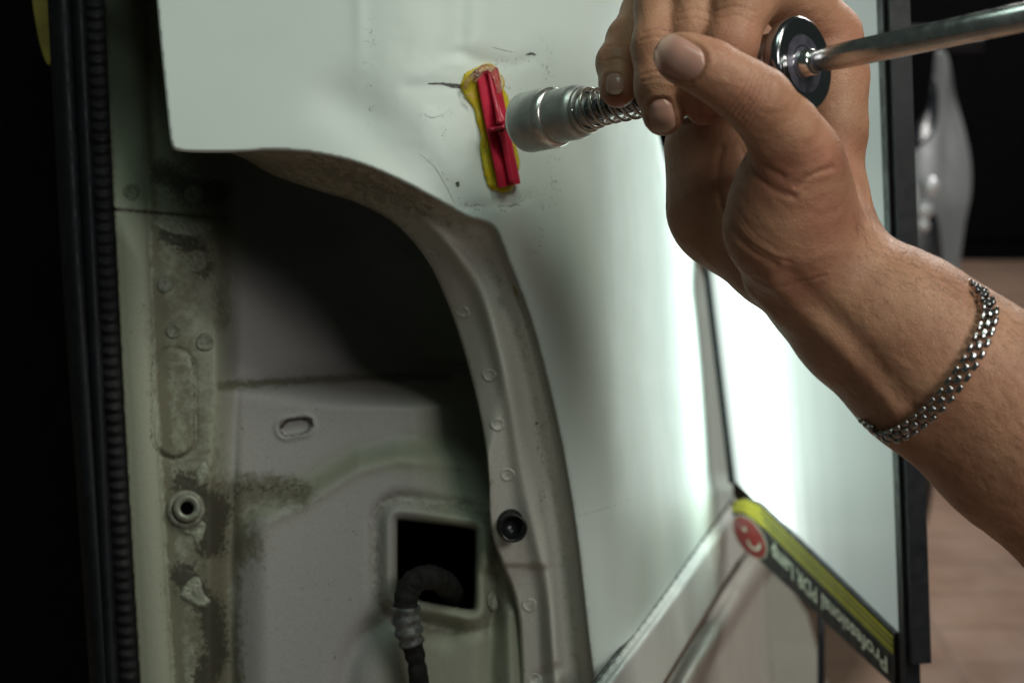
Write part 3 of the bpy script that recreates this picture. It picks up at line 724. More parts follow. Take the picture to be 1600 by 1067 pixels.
# ------------------------------------------------------------------ the hand and forearm (signed distance body)
def chain(pts):
    return [(PC(a, b, d), r / F * d) for a, b, d, r in pts]
def cone(p, a, ra, b, rb):
    ab = b - a; L = float(ab @ ab); t_ = np.clip(((p - a) @ ab) / L, 0, 1)
    q = p - (a + t_[:, None] * ab); return np.sqrt((q * q).sum(1)) - (ra + (rb - ra) * t_)
def chain_sdf(p, ch, k):
    r = None
    for (a, ra), (b, rb) in zip(ch[:-1], ch[1:]):
        c = cone(p, a, ra, b, rb); r = c if r is None else smin(r, c, k)
    return r
def ell(p, c, r, ax=None):
    q = p - c
    if ax is not None: q = q @ ax.T
    k0_ = np.sqrt(((q / r) ** 2).sum(1)); k1_ = np.sqrt(((q / (r * r)) ** 2).sum(1)) + 1e-9; return k0_ * (k0_ - 1) / k1_
ARM = chain([(1292, 452, .508, 96), (1350, 497, .503, 112), (1450, 577, .498, 127), (1600, 690, .495, 143), (1760, 815, .495, 158), (1960, 965, .50, 172)])
ARM2 = chain([(1310, 430, .50, 70), (1420, 500, .493, 96), (1600, 625, .49, 118)])
HYPO = chain([(1300, 440, .515, 90), (1226, 388, .530, 92), (1152, 318, .545, 104), (1132, 235, .552, 86), (1150, 140, .562, 80), (1165, 60, .566, 78)])
PALM = chain([(1290, 400, .520, 80), (1280, 260, .540, 62), (1286, 170, .545, 58), (1284, 90, .545, 58)])
WEB = chain([(1286, 390, .505, 70), (1294, 300, .512, 46), (1300, 200, .518, 46), (1298, 120, .522, 50), (1286, 62, .524, 60)])
THEN = chain([(1282, 420, .498, 90), (1236, 350, .494, 96), (1240, 290, .486, 78), (1246, 240, .476, 62)])
THUMB = chain([(1250, 258, .480, 66), (1225, 208, .470, 57), (1184, 158, .462, 51), (1150, 134, .460, 45), (1108, 108, .459, 43), (1072, 93, .461, 38), (1054, 88, .463, 34)])
INDEX = chain([(1286, 62, .524, 60), (1246, 4, .512, 50), (1196, -22, .500, 49), (1160, 8, .488, 45), (1142, 70, .484, 41), (1138, 130, .488, 37)])
MIDD = chain([(1180, -10, .560, 60), (1130, -60, .525, 46), (1092, -10, .498, 42), (1085, 60, .492, 39), (1090, 130, .490, 37), (1101, 166, .493, 31)])
RING = chain([(1130, -10, .562, 58), (1060, -50, .535, 44), (1034, 10, .504, 41), (1028, 75, .496, 40), (1030, 135, .493, 37), (1036, 180, .493, 33)])
PINK = chain([(1100, 40, .566, 56), (1010, 20, .552, 38), (980, 62, .536, 31), (964, 98, .527, 31), (965, 136, .522, 27), (966, 143, .521, 25)])
def body(p):
    f = chain_sdf(p, ARM, .006)
    f = smin(f, chain_sdf(p, ARM2, .006), .012)
    f = smin(f, chain_sdf(p, PALM, .006), .010)
    f = smin(f, chain_sdf(p, HYPO, .008), .010)
    f = smin(f, chain_sdf(p, WEB, .010), .014)
    f = smin(f, chain_sdf(p, THEN, .010), .0075)
    f = smin(f, chain_sdf(p, THUMB, .004), .0035)
    # finger pads and knuckles
    for ch, k in ((INDEX, .0022), (MIDD, .0018), (RING, .0016), (PINK, .0016)):
        f = smin(f, chain_sdf(p, ch, .0035), k)
    # tendon ridge towards the inner wrist and the web by the flange
    f = smin(f, cone(p, PC(1195, 440, .505), .006, PC(1330, 545, .488), .004), .008)
    return f
HS = .00125
lo = np.array([PC(905, 0, .56)[0], PC(0, 960, .50)[1] - .02, -.625]); hi = np.array([PC(1960, 0, .50)[0] + .02, PC(0, -130, .54)[1] + .004, -.415])
gn = np.ceil((hi - lo) / HS).astype(int)
gx_, gy_, gz_ = [lo[i] + HS * np.arange(gn[i]) for i in range(3)]
G = np.ones(gn, np.float32)
# coarse pass first, fine only near the skin
cs = 6
cxs, cys, czs = gx_[::cs], gy_[::cs], gz_[::cs]
CX, CY, CZ = np.meshgrid(cxs, cys, czs, indexing='ij'); cf = body(np.stack([CX.ravel() + HS * cs / 2, CY.ravel() + HS * cs / 2, CZ.ravel() + HS * cs / 2], 1)).reshape(CX.shape)
thr = HS * cs * 1.05
for i in range(len(cxs)):
    for j in range(len(cys)):
        row = cf[i, j]
        sel = np.nonzero(np.abs(row) < thr)[0]
        G[i * cs:(i + 1) * cs, j * cs:(j + 1) * cs, :] = np.repeat(np.sign(row), cs)[:gn[2]][None, None, :]
act = np.argwhere(np.abs(cf) < thr)
off = np.stack(np.meshgrid(np.arange(cs), np.arange(cs), np.arange(cs), indexing='ij'), -1).reshape(-1, 3)
for c in range(0, len(act), 800):
    ii = (act[c:c + 800, None, :] * cs + off[None]).reshape(-1, 3)
    ii = ii[(ii < gn).all(1)]
    G[ii[:, 0], ii[:, 1], ii[:, 2]] = body(lo + ii * HS)
def nets(G, lo, h):
    s = G < 0; n = np.array(G.shape) - 1
    c = np.zeros(n, np.int8)
    for dx in (0, 1):
        for dy in (0, 1):
            for dz in (0, 1): c += s[dx:dx + n[0], dy:dy + n[1], dz:dz + n[2]]
    cells = np.argwhere((c > 0) & (c < 8)); cid = -np.ones(n, int); cid[cells[:, 0], cells[:, 1], cells[:, 2]] = np.arange(len(cells))
    pos = np.zeros((len(cells), 3)); cnt = np.zeros(len(cells))
    corners = [(a, b, d) for a in (0, 1) for b in (0, 1) for d in (0, 1)]
    for a in corners:
        for ax in range(3):
            if a[ax] == 1: continue
            b = list(a); b[ax] = 1
            va = G[cells[:, 0] + a[0], cells[:, 1] + a[1], cells[:, 2] + a[2]].astype(float); vb = G[cells[:, 0] + b[0], cells[:, 1] + b[1], cells[:, 2] + b[2]].astype(float)
            m = (va < 0) != (vb < 0); t_ = np.where(m, va / np.where(m, va - vb, 1), 0)
            q = np.array(a, float) + np.outer(t_, np.array(b) - np.array(a)); pos[m] += q[m]; cnt[m] += 1
    V = lo + (cells + pos / cnt[:, None]) * h
    Fs = []
    for ax in range(3):
        o1, o2 = [(1, 2), (2, 0), (0, 1)][ax]
        sl0 = [slice(1, -1)] * 3; sl1 = [slice(1, -1)] * 3; sl0[ax] = slice(0, -1); sl1[ax] = slice(1, None)
        a = s[tuple(sl0)]; b = s[tuple(sl1)]
        base = np.array([1, 1, 1]); base[ax] = 0
        for flip, msk in ((False, a & ~b), (True, ~a & b)):
            e = np.argwhere(msk) + base
            if not len(e): continue
            def cc(d1, d2):
                q = e.copy(); q[:, o1] -= d1; q[:, o2] -= d2; return cid[q[:, 0], q[:, 1], q[:, 2]]
            q = np.stack([cc(0, 0), cc(1, 0), cc(1, 1), cc(0, 1)], 1)
            q = q[(q >= 0).all(1)]
            Fs.append(q[:, ::-1] if flip else q)
    return V, np.vstack(Fs)
HV, HF = nets(G, lo, HS)
# drop loose shells
par = np.arange(len(HV))
for _ in range(400):
    m_ = par[HF].min(1); new = par.copy(); np.minimum.at(new, HF.ravel(), np.repeat(m_, 4)); new = new[new]
    if (new == par).all(): break
    par = new
lab, ct = np.unique(par, return_counts=True); big = lab[ct.argmax()]; kv = par == big; mp = -np.ones(len(HV), int); mp[kv] = np.arange(kv.sum())
HF = HF[kv[HF].all(1)]; HF = mp[HF]; HV = HV[kv]
# one Catmull-like refinement through bmesh free route: linear subdivide + project on the surface
def subdivide(V, Q):
    e = np.vstack([Q[:, [0, 1]], Q[:, [1, 2]], Q[:, [2, 3]], Q[:, [3, 0]]]); es = np.sort(e, 1)
    ue, inv = np.unique(es, axis=0, return_inverse=True); inv = inv.reshape(4, -1).T
    mid = V[ue].mean(1); fc = V[Q].mean(1); n0 = len(V); n1 = n0 + len(mid)
    E = inv + n0; C = np.arange(len(Q)) + n1
    Q2 = np.vstack([np.stack([Q[:, k], E[:, k], C, E[:, (k + 3) % 4]], 1) for k in range(4)])
    return np.vstack([V, mid, fc]), Q2
def relax(V, Q, it, a=.5):
    e = np.vstack([Q[:, [0, 1]], Q[:, [1, 2]], Q[:, [2, 3]], Q[:, [3, 0]]])
    deg = np.bincount(e.ravel(), minlength=len(V))[:, None].astype(float)
    for _ in range(it):
        s = np.zeros_like(V)
        for k in range(3):
            s[:, k] = np.bincount(e[:, 0], V[e[:, 1], k], len(V)) + np.bincount(e[:, 1], V[e[:, 0], k], len(V))
        V = V + a * (s / deg - V)
    return V
HV = relax(HV, HF, 2, .5)
HV, HF = subdivide(HV, HF); HV = relax(HV, HF, 3, .5)
def grad(p, e=.0004):
    g = np.stack([body(p + np.array(v) * e) - body(p - np.array(v) * e) for v in ((1, 0, 0), (0, 1, 0), (0, 0, 1))], 1)
    return g / (np.linalg.norm(g, axis=1)[:, None] + 1e-12)
HN = np.zeros_like(HV); fn = np.cross(HV[HF[:, 1]] - HV[HF[:, 0]], HV[HF[:, 2]] - HV[HF[:, 0]])
for k in range(4): np.add.at(HN, HF[:, k], fn)
HN /= np.linalg.norm(HN, axis=1)[:, None] + 1e-12
if (HN * grad(HV)).sum(1).mean() < 0: HN = -HN; HF = HF[:, ::-1]
hpx = 800 + F * HV[:, 0] / -HV[:, 2]; hpy = 533.5 - F * HV[:, 1] / -HV[:, 2]; hd = -HV[:, 2]
facing = (HN * (-HV / np.linalg.norm(HV, axis=1)[:, None])).sum(1)
front = sm(.02, .3, facing)
disp = np.zeros(len(HV)); fold = np.zeros(len(HV)); red = np.zeros(len(HV))
def crease(pts, w_, dep, dmin=0, dmax=9, f=.5, lip=.35):
    global disp, fold
    e = near(spline(pts, 6), hpx, hpy); m = front * ((hd > dmin) & (hd < dmax))
    disp -= dep * gs(e, w_) * m; disp += dep * lip * gs(e - 2.2 * w_, w_ * 1.3) * m
    fold = np.maximum(fold, f * gs(e, w_ * .8) * m)
# thumb joint wrinkles (back of the thumb)
TM = .478
for k in range(6):
    o_ = k * 8; crease([(1172 + o_ * .9, 112 + o_ * .3), (1160 + o_ * .8, 142 + o_ * .55), (1140 + o_ * .75, 168 + o_ * .7)], 2.0, .00022 if k not in (2, 3) else .00040, 0, TM, .30)
for k in range(3): crease([(1110 + 7 * k, 84 + 3 * k), (1112 + 7 * k, 98 + 3 * k), (1104 + 7 * k, 116 + 4 * k)], 1.6, .00010, 0, TM, .12)
# fold between the thumb and its base, palm creases, wrist creases
crease([(1160, 232), (1178, 268), (1206, 294), (1240, 306)], 5, .0004, 0, 9, .55)
crease([(1170, 222), (1196, 258), (1224, 276)], 4, .0003, 0, 9, .2)
crease([(1128, 232), (1122, 280), (1134, 336), (1166, 384), (1212, 412)], 5, .0005, 0, 9, .35)
crease([(1138, 330), (1160, 368), (1200, 398), (1236, 410)], 2.5, .00025, 0, 9, .2)
crease([(1150, 325), (1176, 362), (1212, 388)], 2., .00012, 0, 9, .1)
crease([(1178, 434), (1230, 446), (1290, 430)], 2.5, .0002, 0, 9, .15)
crease([(1244, 292), (1262, 276), (1300, 262)], 4, .0003, 0, 9, .1)
# finger joints on the top of the fist
for q in ([(1004, 52), (1028, 46), (1052, 52)], [(1000, 64), (1028, 58), (1054, 66)], [(1060, 22), (1084, 14), (1106, 20)], [(1058, 34), (1084, 28), (1108, 36)], [(1002, 118), (1028, 112), (1054, 118)],
          [(1118, 18), (1150, 10), (1182, 20)], [(1122, 30), (1150, 24), (1178, 36)], [(946, 96), (964, 92), (980, 98)], [(950, 74), (970, 70), (986, 76)], [(1004, 128), (1028, 123), (1052, 130)]):
    crease(q, 1.8, .00022, 0, .535, .22)
for c_, r_, a_ in (((1222, 285), 48, .5), ((1300, 250), 50, .55), ((1300, 330), 60, .5), ((1165, 150), 36, .5), ((1060, 90), 30, .35), ((965, 160), 16, .9), ((1035, 208), 18, .8), ((1098, 184), 22, .9), ((1150, 60), 60, .3), ((1330, 60), 40, .4), ((1250, 430), 60, .25)):
    red = np.maximum(red, a_ * gs(np.hypot(hpx - c_[0], hpy - c_[1]), r_))
red = np.clip(red + .25 * (fbm(hpx / 40, hpy / 40, 3) - .5), 0, 1)
# tendons and muscle relief on the forearm, fine lumps over the skin
disp += .0011 * gs(near([(1205, 440), (1300, 530), (1400, 640)], hpx, hpy), 14) * front
disp -= .0010 * gs(near([(1235, 430), (1330, 520), (1430, 640)], hpx, hpy), 15) * front
disp += .00035 * (fbm(hpx / 16, hpy / 16 + hd * 300, 3) - .5)

# nails: rays on to the finger, a plate just above the skin, a groove round it
def march(px, py, d0=.40):
    d = np.full(px.shape, d0); dr = np.stack([(px - 800) / F, -(py - 533.5) / F, -np.ones_like(px)], 1); L = np.linalg.norm(dr, axis=1)
    for _ in range(60): d = d + .8 * body(dr * d[:, None]) / L
    return d
PERSON = None
NAILS = [((1063, 92), 40, 31, math.atan2(-24, -46), TM), ((961, 131), 17, 14.5, math.atan2(1, .1), .535), ((1034, 181), 27, 20, math.atan2(1, .12), .505)]
nail_data = []
for (c_, la, wa, ang, dmx) in NAILS:
    rows, cols = 15, 13; L_ = []
    for i in range(rows):
        for j in range(cols):
            v_ = -1 + 2 * i / (rows - 1); u_ = -1 + 2 * j / (cols - 1)
            hw = (1 - .16 * sm(.2, -1, v_)) * (1 - max(0, (abs(v_) - .55) / .45) ** 2.4 * .62)
            L_.append((v_ * la, u_ * wa * hw, v_, u_))
    L_ = np.array(L_); ca, sa = math.cos(ang), math.sin(ang)
    nx_ = c_[0] + L_[:, 0] * ca - L_[:, 1] * sa; ny_ = c_[1] + L_[:, 0] * sa + L_[:, 1] * ca
    nd = march(nx_, ny_); nd_c = march(np.array([c_[0] * 1.]), np.array([c_[1] * 1.]))[0]
    nd = np.minimum(nd, nd_c + .006)
    lift = .0005 - .0009 * np.clip((np.abs(L_[:, 3]) - .6) / .4, 0, 1) ** 2 - .0010 * np.clip((-L_[:, 2] - .55) / .45, 0, 1) + .0003 * sm(.5, 1, L_[:, 2])
    NVc = np.stack([(nx_ - 800) / F, -(ny_ - 533.5) / F, -np.ones_like(nx_)], 1) * (nd - lift)[:, None]
    Fq = [[i * cols + j, i * cols + j + 1, (i + 1) * cols + j + 1, (i + 1) * cols + j] for i in range(rows - 1) for j in range(cols - 1)]
    nail_data.append((NVc, Fq, (L_[:, 2] + 1) / 2))
    # groove
    lx = (hpx - c_[0]) * ca + (hpy - c_[1]) * sa; ly = -(hpx - c_[0]) * sa + (hpy - c_[1]) * ca
    q = ((np.abs(lx) / la) ** 2.8 + (np.abs(ly) / wa) ** 2.8) ** (1 / 2.8)
    m = front * (hd < dmx)
    disp -= .0004 * sm(1.0, .9, q) * m
    ringg = gs((q - 1.02) * wa, 2.2) * m; disp -= .0003 * ringg; fold = np.maximum(fold, .5 * ringg)
    disp += .00025 * gs((q - 1.20) * wa, 4.0) * m * sm(.6 * la, -.2 * la, lx)
HV = HV + HN * disp[:, None]
pbase = camw(PC(1960, 965, .50))
PERSON = thing('person', pbase, 'bare hand and forearm of a person gripping the slide hammer, thumb on top', 'person')
bodyo = mesh('body', camw(HV), HF, M_SKIN, PERSON, attrs={'red': red, 'fold': np.clip(fold, 0, 1)})
for NVc, Fq, vv_ in nail_data:
    mesh('nail', camw(NVc), Fq, M_NAIL, PERSON, attrs={'v': vv_})
# fine arm hair
cand = np.nonzero((facing > -.15) & (hpx > 1330) & (hpx < 1640) & (hpy > 320) & (hpy < 900))[0]
wts = .25 + sm(90, -40, (hpy - (350 + (hpx - 1350) * .62)))
pick = RNG.choice(cand, 1500, replace=False, p=wts[cand] / wts[cand].sum())
hv = []; hf = []; adir = PC(1600, 690, .495) - PC(1350, 497, .503); adir /= np.linalg.norm(adir)
for i in pick:
    n_ = HN[i]; tdir = adir * .6 + np.array([.5, -.7, 0]) * .6 + RNG.normal(0, .35, 3); tdir -= n_ * (tdir @ n_); tdir /= np.linalg.norm(tdir)
    L_ = .0030 + .0035 * RNG.random(); sd = np.cross(n_, tdir) * .000032; b = len(hv)
    for k, (a_, w_) in enumerate(((0, 1), (.35, .9), (.7, .6), (1, .1))):
        c = HV[i] + tdir * L_ * a_ + n_ * L_ * (.34 * a_ - .22 * a_ * a_ - .03); hv += [c + sd * w_, c - sd * w_]
    for k in range(3): hf.append([b + 2 * k, b + 2 * k + 1, b + 2 * k + 3, b + 2 * k + 2])
mesh('arm_hair', camw(hv), hf, M_HAIR, PERSON)

# ------------------------------------------------------------------ bracelet round the wrist
BF = [(1346, 640), (1352, 658), (1366, 672), (1386, 681), (1412, 674), (1440, 655), (1470, 626), (1498, 590), (1522, 553), (1539, 516), (1546, 488), (1540, 466), (1528, 451), (1514, 442)]
bf = spline(BF, 12); bdp = march(bf[:, 0], bf[:, 1])
bdp = np.where(bdp > .58, np.nan, bdp); ok = ~np.isnan(bdp); bdp = np.interp(np.arange(len(bdp)), np.nonzero(ok)[0], bdp[ok])
ker = np.ones(9) / 9; bdp = np.convolve(np.pad(bdp, 4, 'edge'), ker, 'valid')
bdp = bdp - .0035; bdp[:26] = np.linspace(.506, bdp[26], 26); bdp[-22:] = bdp[-22] + (.490 - bdp[-22]) * np.linspace(0, 1, 22) ** 1.6
frontc = np.stack([(bf[:, 0] - 800) / F, -(bf[:, 1] - 533.5) / F, -np.ones(len(bf))], 1) * bdp[:, None]
e0 = frontc[-1]; e1 = frontc[0]
back = spline([e0, PC(1504, 446, .505), PC(1482, 474, .532), PC(1440, 540, .548), PC(1395, 600, .545), PC(1356, 632, .528), e1], 12)
loop = np.vstack([frontc, back[1:-1]])
seg = np.linalg.norm(np.diff(np.vstack([loop, loop[:1]]), axis=0), axis=1); cum = np.concatenate([[0], np.cumsum(seg)]); tot = cum[-1]
lp = np.vstack([loop, loop[:1]])
def at(s): s = s % tot; return np.array([np.interp(s, cum, lp[:, k]) for k in range(3)])
BR = thing('bracelet', camw(loop.mean(0)), 'silver chain-link bracelet worn loosely round the bare wrist', 'bracelet')
NL = int(round(tot / .0043)); ctr = loop.mean(0)
M_LDARK = simple('dark_link_steel', (.16, .16, .17), .22, 1., 200, .2)
for i in range(NL):
    s = tot * i / NL; c = at(s); T = at(s + .0012) - at(s - .0012); T /= np.linalg.norm(T)
    Wd = adir - T * (adir @ T); Wd /= np.linalg.norm(Wd); Nn = np.cross(T, Wd)
    if Nn @ (c - ctr) < 0: Nn = -Nn
    px_, py_ = 800 + F * c[0] / -c[2], 533.5 - F * c[1] / -c[2]
    plate_ = (py_ > 470 and py_ < 530 and px_ > 1530 and c[2] > -.52)
    parts_ = []
    for off_, w_, sh, ln in ((0, .0011, 0, .00150), (.00225, .0008, .00215, .00150), (-.00225, .0008, .00215, .00150)):
        ln2 = .0017 if plate_ else ln
        cc = camw(c + Wd * off_ + T * sh + Nn * (0.0003 if off_ == 0 else 0)); ax = np.stack([RN @ T, RN @ Wd, RN @ Nn])
        parts_.append(rbox(cc, ax, (ln2, w_, .0011), .0005, 2))
    V, Fc = join(parts_)
    mesh('link', V, Fc, M_STAIN, BR)

# ------------------------------------------------------------------ the repair lamp beside the car
L0 = PC(1407, 990, .76); L1 = PC(1178, 779, 1.06)
rt_ = PC(1372, 0, 1.); eu = L1 - L0; LT = rt_ * ((L0 @ eu) / (rt_ @ eu)); LU = np.linalg.norm(eu); eu /= LU; ev = LT - L0; ev -= eu * (ev @ eu); ev /= np.linalg.norm(ev); en = np.cross(eu, ev)
if en @ (-L0) < 0: en = -en
def onlamp(px, py, lift=0.):
    r = np.array([(px - 800) / F, -(py - 533.5) / F, -1.]); k = ((L0 + en * lift) @ en) / (r @ en); return r * k
def uv(px, py): q = onlamp(px, py) - L0; return q @ eu, q @ ev
LAMP = thing('repair_lamp', camw(L0 + eu * LU / 2 - ev * .03), 'upright black-framed dent repair lamp with a glowing white diffuser standing beside the white car', 'lamp')
def lq(pts, mat, name, lift, parent=LAMP, thick=.0, attrs=False):
    V = [L0 + eu * a + ev * b + en * lift for a, b in pts]; n = len(V)
    if thick:
        V += [v - en * thick for v in V]; Fc = [list(range(n)), [n + k for k in range(n)][::-1]] + [[k, (k + 1) % n, n + (k + 1) % n, n + k] for k in range(n)]
    else: Fc = [list(range(n))]
    return mesh(name, camw(V), Fc, mat, parent, False)
far_b = uv(1148, 778)[0]; far_t = uv(1058, 0)[0]
Htop = uv(1372, 0)[1] + .03
# diffuser, gently lit by strips of diodes that run up the far half
t = NT('lit_diffuser')
lu_ = t.attr('lu')
rp = t.n.new('ShaderNodeValToRGB'); t.link(lu_, rp.inputs[0]); cr_ = rp.color_ramp
stops = [(0.0, .24), (.2, .28), (.32, .36), (.42, .50), (.50, .8), (.57, 1.6), (.64, 4.6), (.80, 4.6), (.88, 2.2), (.95, .9), (1.0, .35)]
cr_.elements[0].position = 0; cr_.elements[0].color = (stops[0][1] / 8,) * 3 + (1,); cr_.elements[1].position = 1; cr_.elements[1].color = (stops[-1][1] / 8,) * 3 + (1,)
for p_, v_ in stops[1:-1]:
    e_ = cr_.elements.new(p_); e_.color = (v_ / 8,) * 3 + (1,)
cr_.interpolation = 'EASE'
t.set(col=(.08, .09, .085), rough=.3, em=(.86, 1.0, .93), ems=t.math('MULTIPLY', rp.outputs[0], 8.0)); M_DIFF = t.m
gu = np.linspace(0, 1, 40); V = []; at_ = []
farx = lambda b: far_b + (far_t - far_b) * np.clip(b / Htop, 0, 1)
for b in np.linspace(0, Htop, 8):
    for a in gu: V.append(L0 + eu * a * farx(b) + ev * b); at_.append(a)
Fc = [[j * 40 + i, j * 40 + i + 1, (j + 1) * 40 + i + 1, (j + 1) * 40 + i] for j in range(7) for i in range(39)]
mesh('diffuser', camw(V), Fc, M_DIFF, LAMP, False, attrs={'lu': at_})
# frame: near upright (two faces), far thin edge, back plate, lower rail
nb_ = -.0075
lq([(nb_ - .001, -.06), (0.0, -.06), (0.0, Htop), (nb_ - .001, Htop)], M_FRAME, 'frame_upright', .001, thick=.008)
lq([(-.0145, -.012), (nb_ - .001, -.012), (nb_ - .001, Htop), (-.0145, Htop)], M_FRAME, 'frame_edge', -.001, thick=.010)
V, Fc = tube(camw(np.array([L0 + eu * farx(b) + ev * b + en * .001 for b in np.linspace(-.002, Htop, 12)])), .0032, 10)
mesh('far_edge', V, Fc, M_FRAME, LAMP)
lq([(0, -.004), (far_b, -.004), (far_t, Htop), (0, Htop)], M_FRAME, 'back_plate', -.004, thick=.003)
lq([(0, Htop), (far_t, Htop), (far_t, Htop + .02), (0, Htop + .02)], M_FRAME, 'top_rail', .003, thick=.012)
# lower rail with its sticker
def lpx(pts): return [uv(*p) for p in pts]
rail = lq(lpx([(1405, 1072), (1202, 884), (1178, 862), (1160, 828), (1149, 800), (1148, 784), (1170, 776), (1192, 784), (1405, 988)]), M_FRAME, 'lower_rail', .0025, thick=.010)
ty0, ty1 = np.array([1404., 993.]), np.array([1193., 789.]); by0, by1 = np.array([1404., 1021.]), np.array([1205., 828.])
lq(lpx([ty0, ty1, (1172, 779), (1156, 781), (1148, 792), (1150, 799), (1168, 800), (1180, 808), by1, by0]), M_YEL, 'yellow_stripe', .0030, rail)
for f0_, f1_ in ((.16, .30), (.46, .62), (.80, .88)):
    q = [ty0 * (1 - f0_) + by0 * f0_, ty1 * (1 - f0_) + by1 * f0_, ty1 * (1 - f1_) + by1 * f1_, ty0 * (1 - f1_) + by0 * f1_]
    lq(lpx(q), M_OLIVE, 'stripe_line', .0034, rail)
# oval emblem
def oval(u0, v0, ru, rv, mat, name, lift, a0=0, a1=360, inner=0.):
    n = 40; pts = []
    for k in range(n): a = math.radians(a0 + (a1 - a0) * k / (n - (0 if a1 - a0 == 360 else 1))); pts.append((u0 + ru * math.cos(a), v0 + rv * math.sin(a)))
    if inner:
        q = [(u0 + (p[0] - u0) * inner, v0 + (p[1] - v0) * inner) for p in pts]
        V = [L0 + eu * a + ev * b + en * lift for a, b in pts + q]; return mesh(name, camw(V), [[k, k + 1, n + k + 1, n + k] for k in range(n - 1)], mat, rail, False)
    return lq(pts, mat, name, lift, rail)
ca_, sa_ = math.cos(math.radians(56)), math.sin(math.radians(56))
def eo(cx, cy, ra, rb, mat, name, lift, a0=0, a1=360, inner=0.):
    n = 40; A_ = [math.radians(a0 + (a1 - a0) * k / (n if a1 - a0 == 360 else n - 1)) for k in range(n)]
    f_ = lambda k_: lpx([(cx + ra * k_ * math.cos(a) * ca_ - rb * k_ * math.sin(a) * sa_, cy + ra * k_ * math.cos(a) * sa_ + rb * k_ * math.sin(a) * ca_) for a in A_])
    if not inner: return lq(f_(1), mat, name, lift, rail)
    V = [L0 + eu * a + ev * b + en * lift for a, b in f_(1) + f_(inner)]; return mesh(name, camw(V), [[k, k + 1, n + k + 1, n + k] for k in range(n - 1)], mat, rail, False)
eo(1179, 838, 40, 20, M_WHITEP, 'emblem_rim', .0034)
eo(1179, 838, 37.5, 18.5, M_REDP, 'emblem', .0038)
eo(1186, 846, 15, 9, M_WHITEP, 'emblem_mark', .0042, -60, 130, .66)
eo(1172, 826, 4, 3, M_WHITEP, 'emblem_mark', .0042)
# the words, turned upside down with the lamp
cu = bpy.data.curves.new('words', 'FONT'); cu.body = 'Professional PDR Lamp'; cu.size = 1.0; cu.offset = .022
tmp = bpy.data.objects.new('words', cu); COL.objects.link(tmp); bpy.context.view_layer.update()
me_ = tmp.evaluated_get(bpy.context.evaluated_depsgraph_get()).to_mesh(); TV = np.array([v.co[:] for v in me_.vertices]); TF = [list(p.vertices) for p in me_.polygons]
bpy.data.objects.remove(tmp)
wt = TV[:, 0].max(); q0 = np.array(uv(1398, 1021)); q1 = np.array(uv(1214, 842)); h0 = q0[1] - uv(1398, 1062)[1]; h1 = q1[1] - uv(1214, 884)[1]
V = []
for v in TV:                        # baseline sits next to the yellow stripe, letters hang away from it
    f_ = v[0] / wt; p_ = q0 * (1 - f_) + q1 * f_; hh = h0 * (1 - f_) + h1 * f_
    V.append(L0 + eu * p_[0] + ev * (p_[1] - hh * (.16 + .80 * v[1])) + en * .0040)
mesh('lettering', camw(V), TF, M_WHITEP, rail, False)
# stand under the lamp
V, Fc = tube(P(np.array([1283, 1283, 1284]), np.array([925, 1000, 1500]), np.array([1.0, 1.0, 1.0])), .0026, 12)
mesh('stand_pole', V, Fc, M_FRAME, LAMP)
V, Fc = tube(np.array([P(1283, 1400, 1.0), P(1283, 1400, 1.0) * [1, 1, 0] + [0, 0, .02]]), .008, 12); mesh('stand_post', V, Fc, M_FRAME, LAMP)
pb = P(1283, 1400, 1.0)
V, Fc = join([tube(np.array([[pb[0], pb[1], .10], [pb[0] + .28 * math.cos(a), pb[1] + .28 * math.sin(a), .012]]), .008, 10) for a in (.3, 2.4, 4.5)])
mesh('stand_feet', V, Fc, M_FRAME, LAMP)

# ------------------------------------------------------------------ background things
bcar = thing('parked_car', [P(1450, 700, 2.3)[0], P(1450, 700, 2.3)[1], 0], 'blurred silver-grey car parked far behind the lamp', 'car')
def bc_d(x, y): return 2.25 + .9 * (1 - np.sqrt(np.clip(1 - ((x - 1440) / 80) ** 2, 0, 1))) * .35 - .15 * sm(150, 330, y) + .05 * sm(-8, 8, x - 1468 + (y - 300) * .05)
pc = spline([(1462, 84), (1474, 78), (1484, 100), (1492, 150), (1506, 200), (1516, 250), (1517, 300), (1508, 350), (1500, 410), (1494, 470), (1480, 560), (1300, 620), (1150, 560), (1200, 330), (1380, 240), (1430, 200), (1452, 160), (1458, 120)], 6, True)
V, Fc, _, _ = field_arrays(pc, bc_d, 5, skirt=.5)
mesh('fender', V, Fc, simple('silver_grey_paint', (.19, .20, .21), .65, 0, 5, .1), bcar)
M_CARD = simple('dark_car_glass', (.015, .017, .022), .25, 0, 5, .1)
bc2 = lambda x, y: bc_d(x, y) - .004
V, Fc, _, _ = field_arrays(spline([(1458, 118), (1466, 150), (1462, 200), (1440, 226), (1400, 246), (1390, 226), (1434, 196), (1452, 160)], 6, True), bc2, 5, skirt=.003); mesh('window', V, Fc, M_CARD, bcar)
V, Fc, _, _ = field_arrays(spline([(1452, 330), (1466, 345), (1472, 400), (1470, 470), (1440, 500), (1420, 470), (1424, 400), (1438, 350)], 6, True), bc2, 5, skirt=.003); mesh('wheel_arch', V, Fc, M_CARD, bcar)
hp_ = np.array([P(1478, 200, 2.12), P(1472, 300, 2.05), P(1462, 420, 2.05), P(1455, 560, 2.1)])
mesh('wheel', *lathe([(0, .05), (0, .27), (.02, .31), (.17, .31), (.19, .27), (.19, .05)], PC(1440, 560, 2.28), PC(1440, 560, 2.28) + np.array([-1., .0, -.2]), 40), M_RUBBER, bcar)
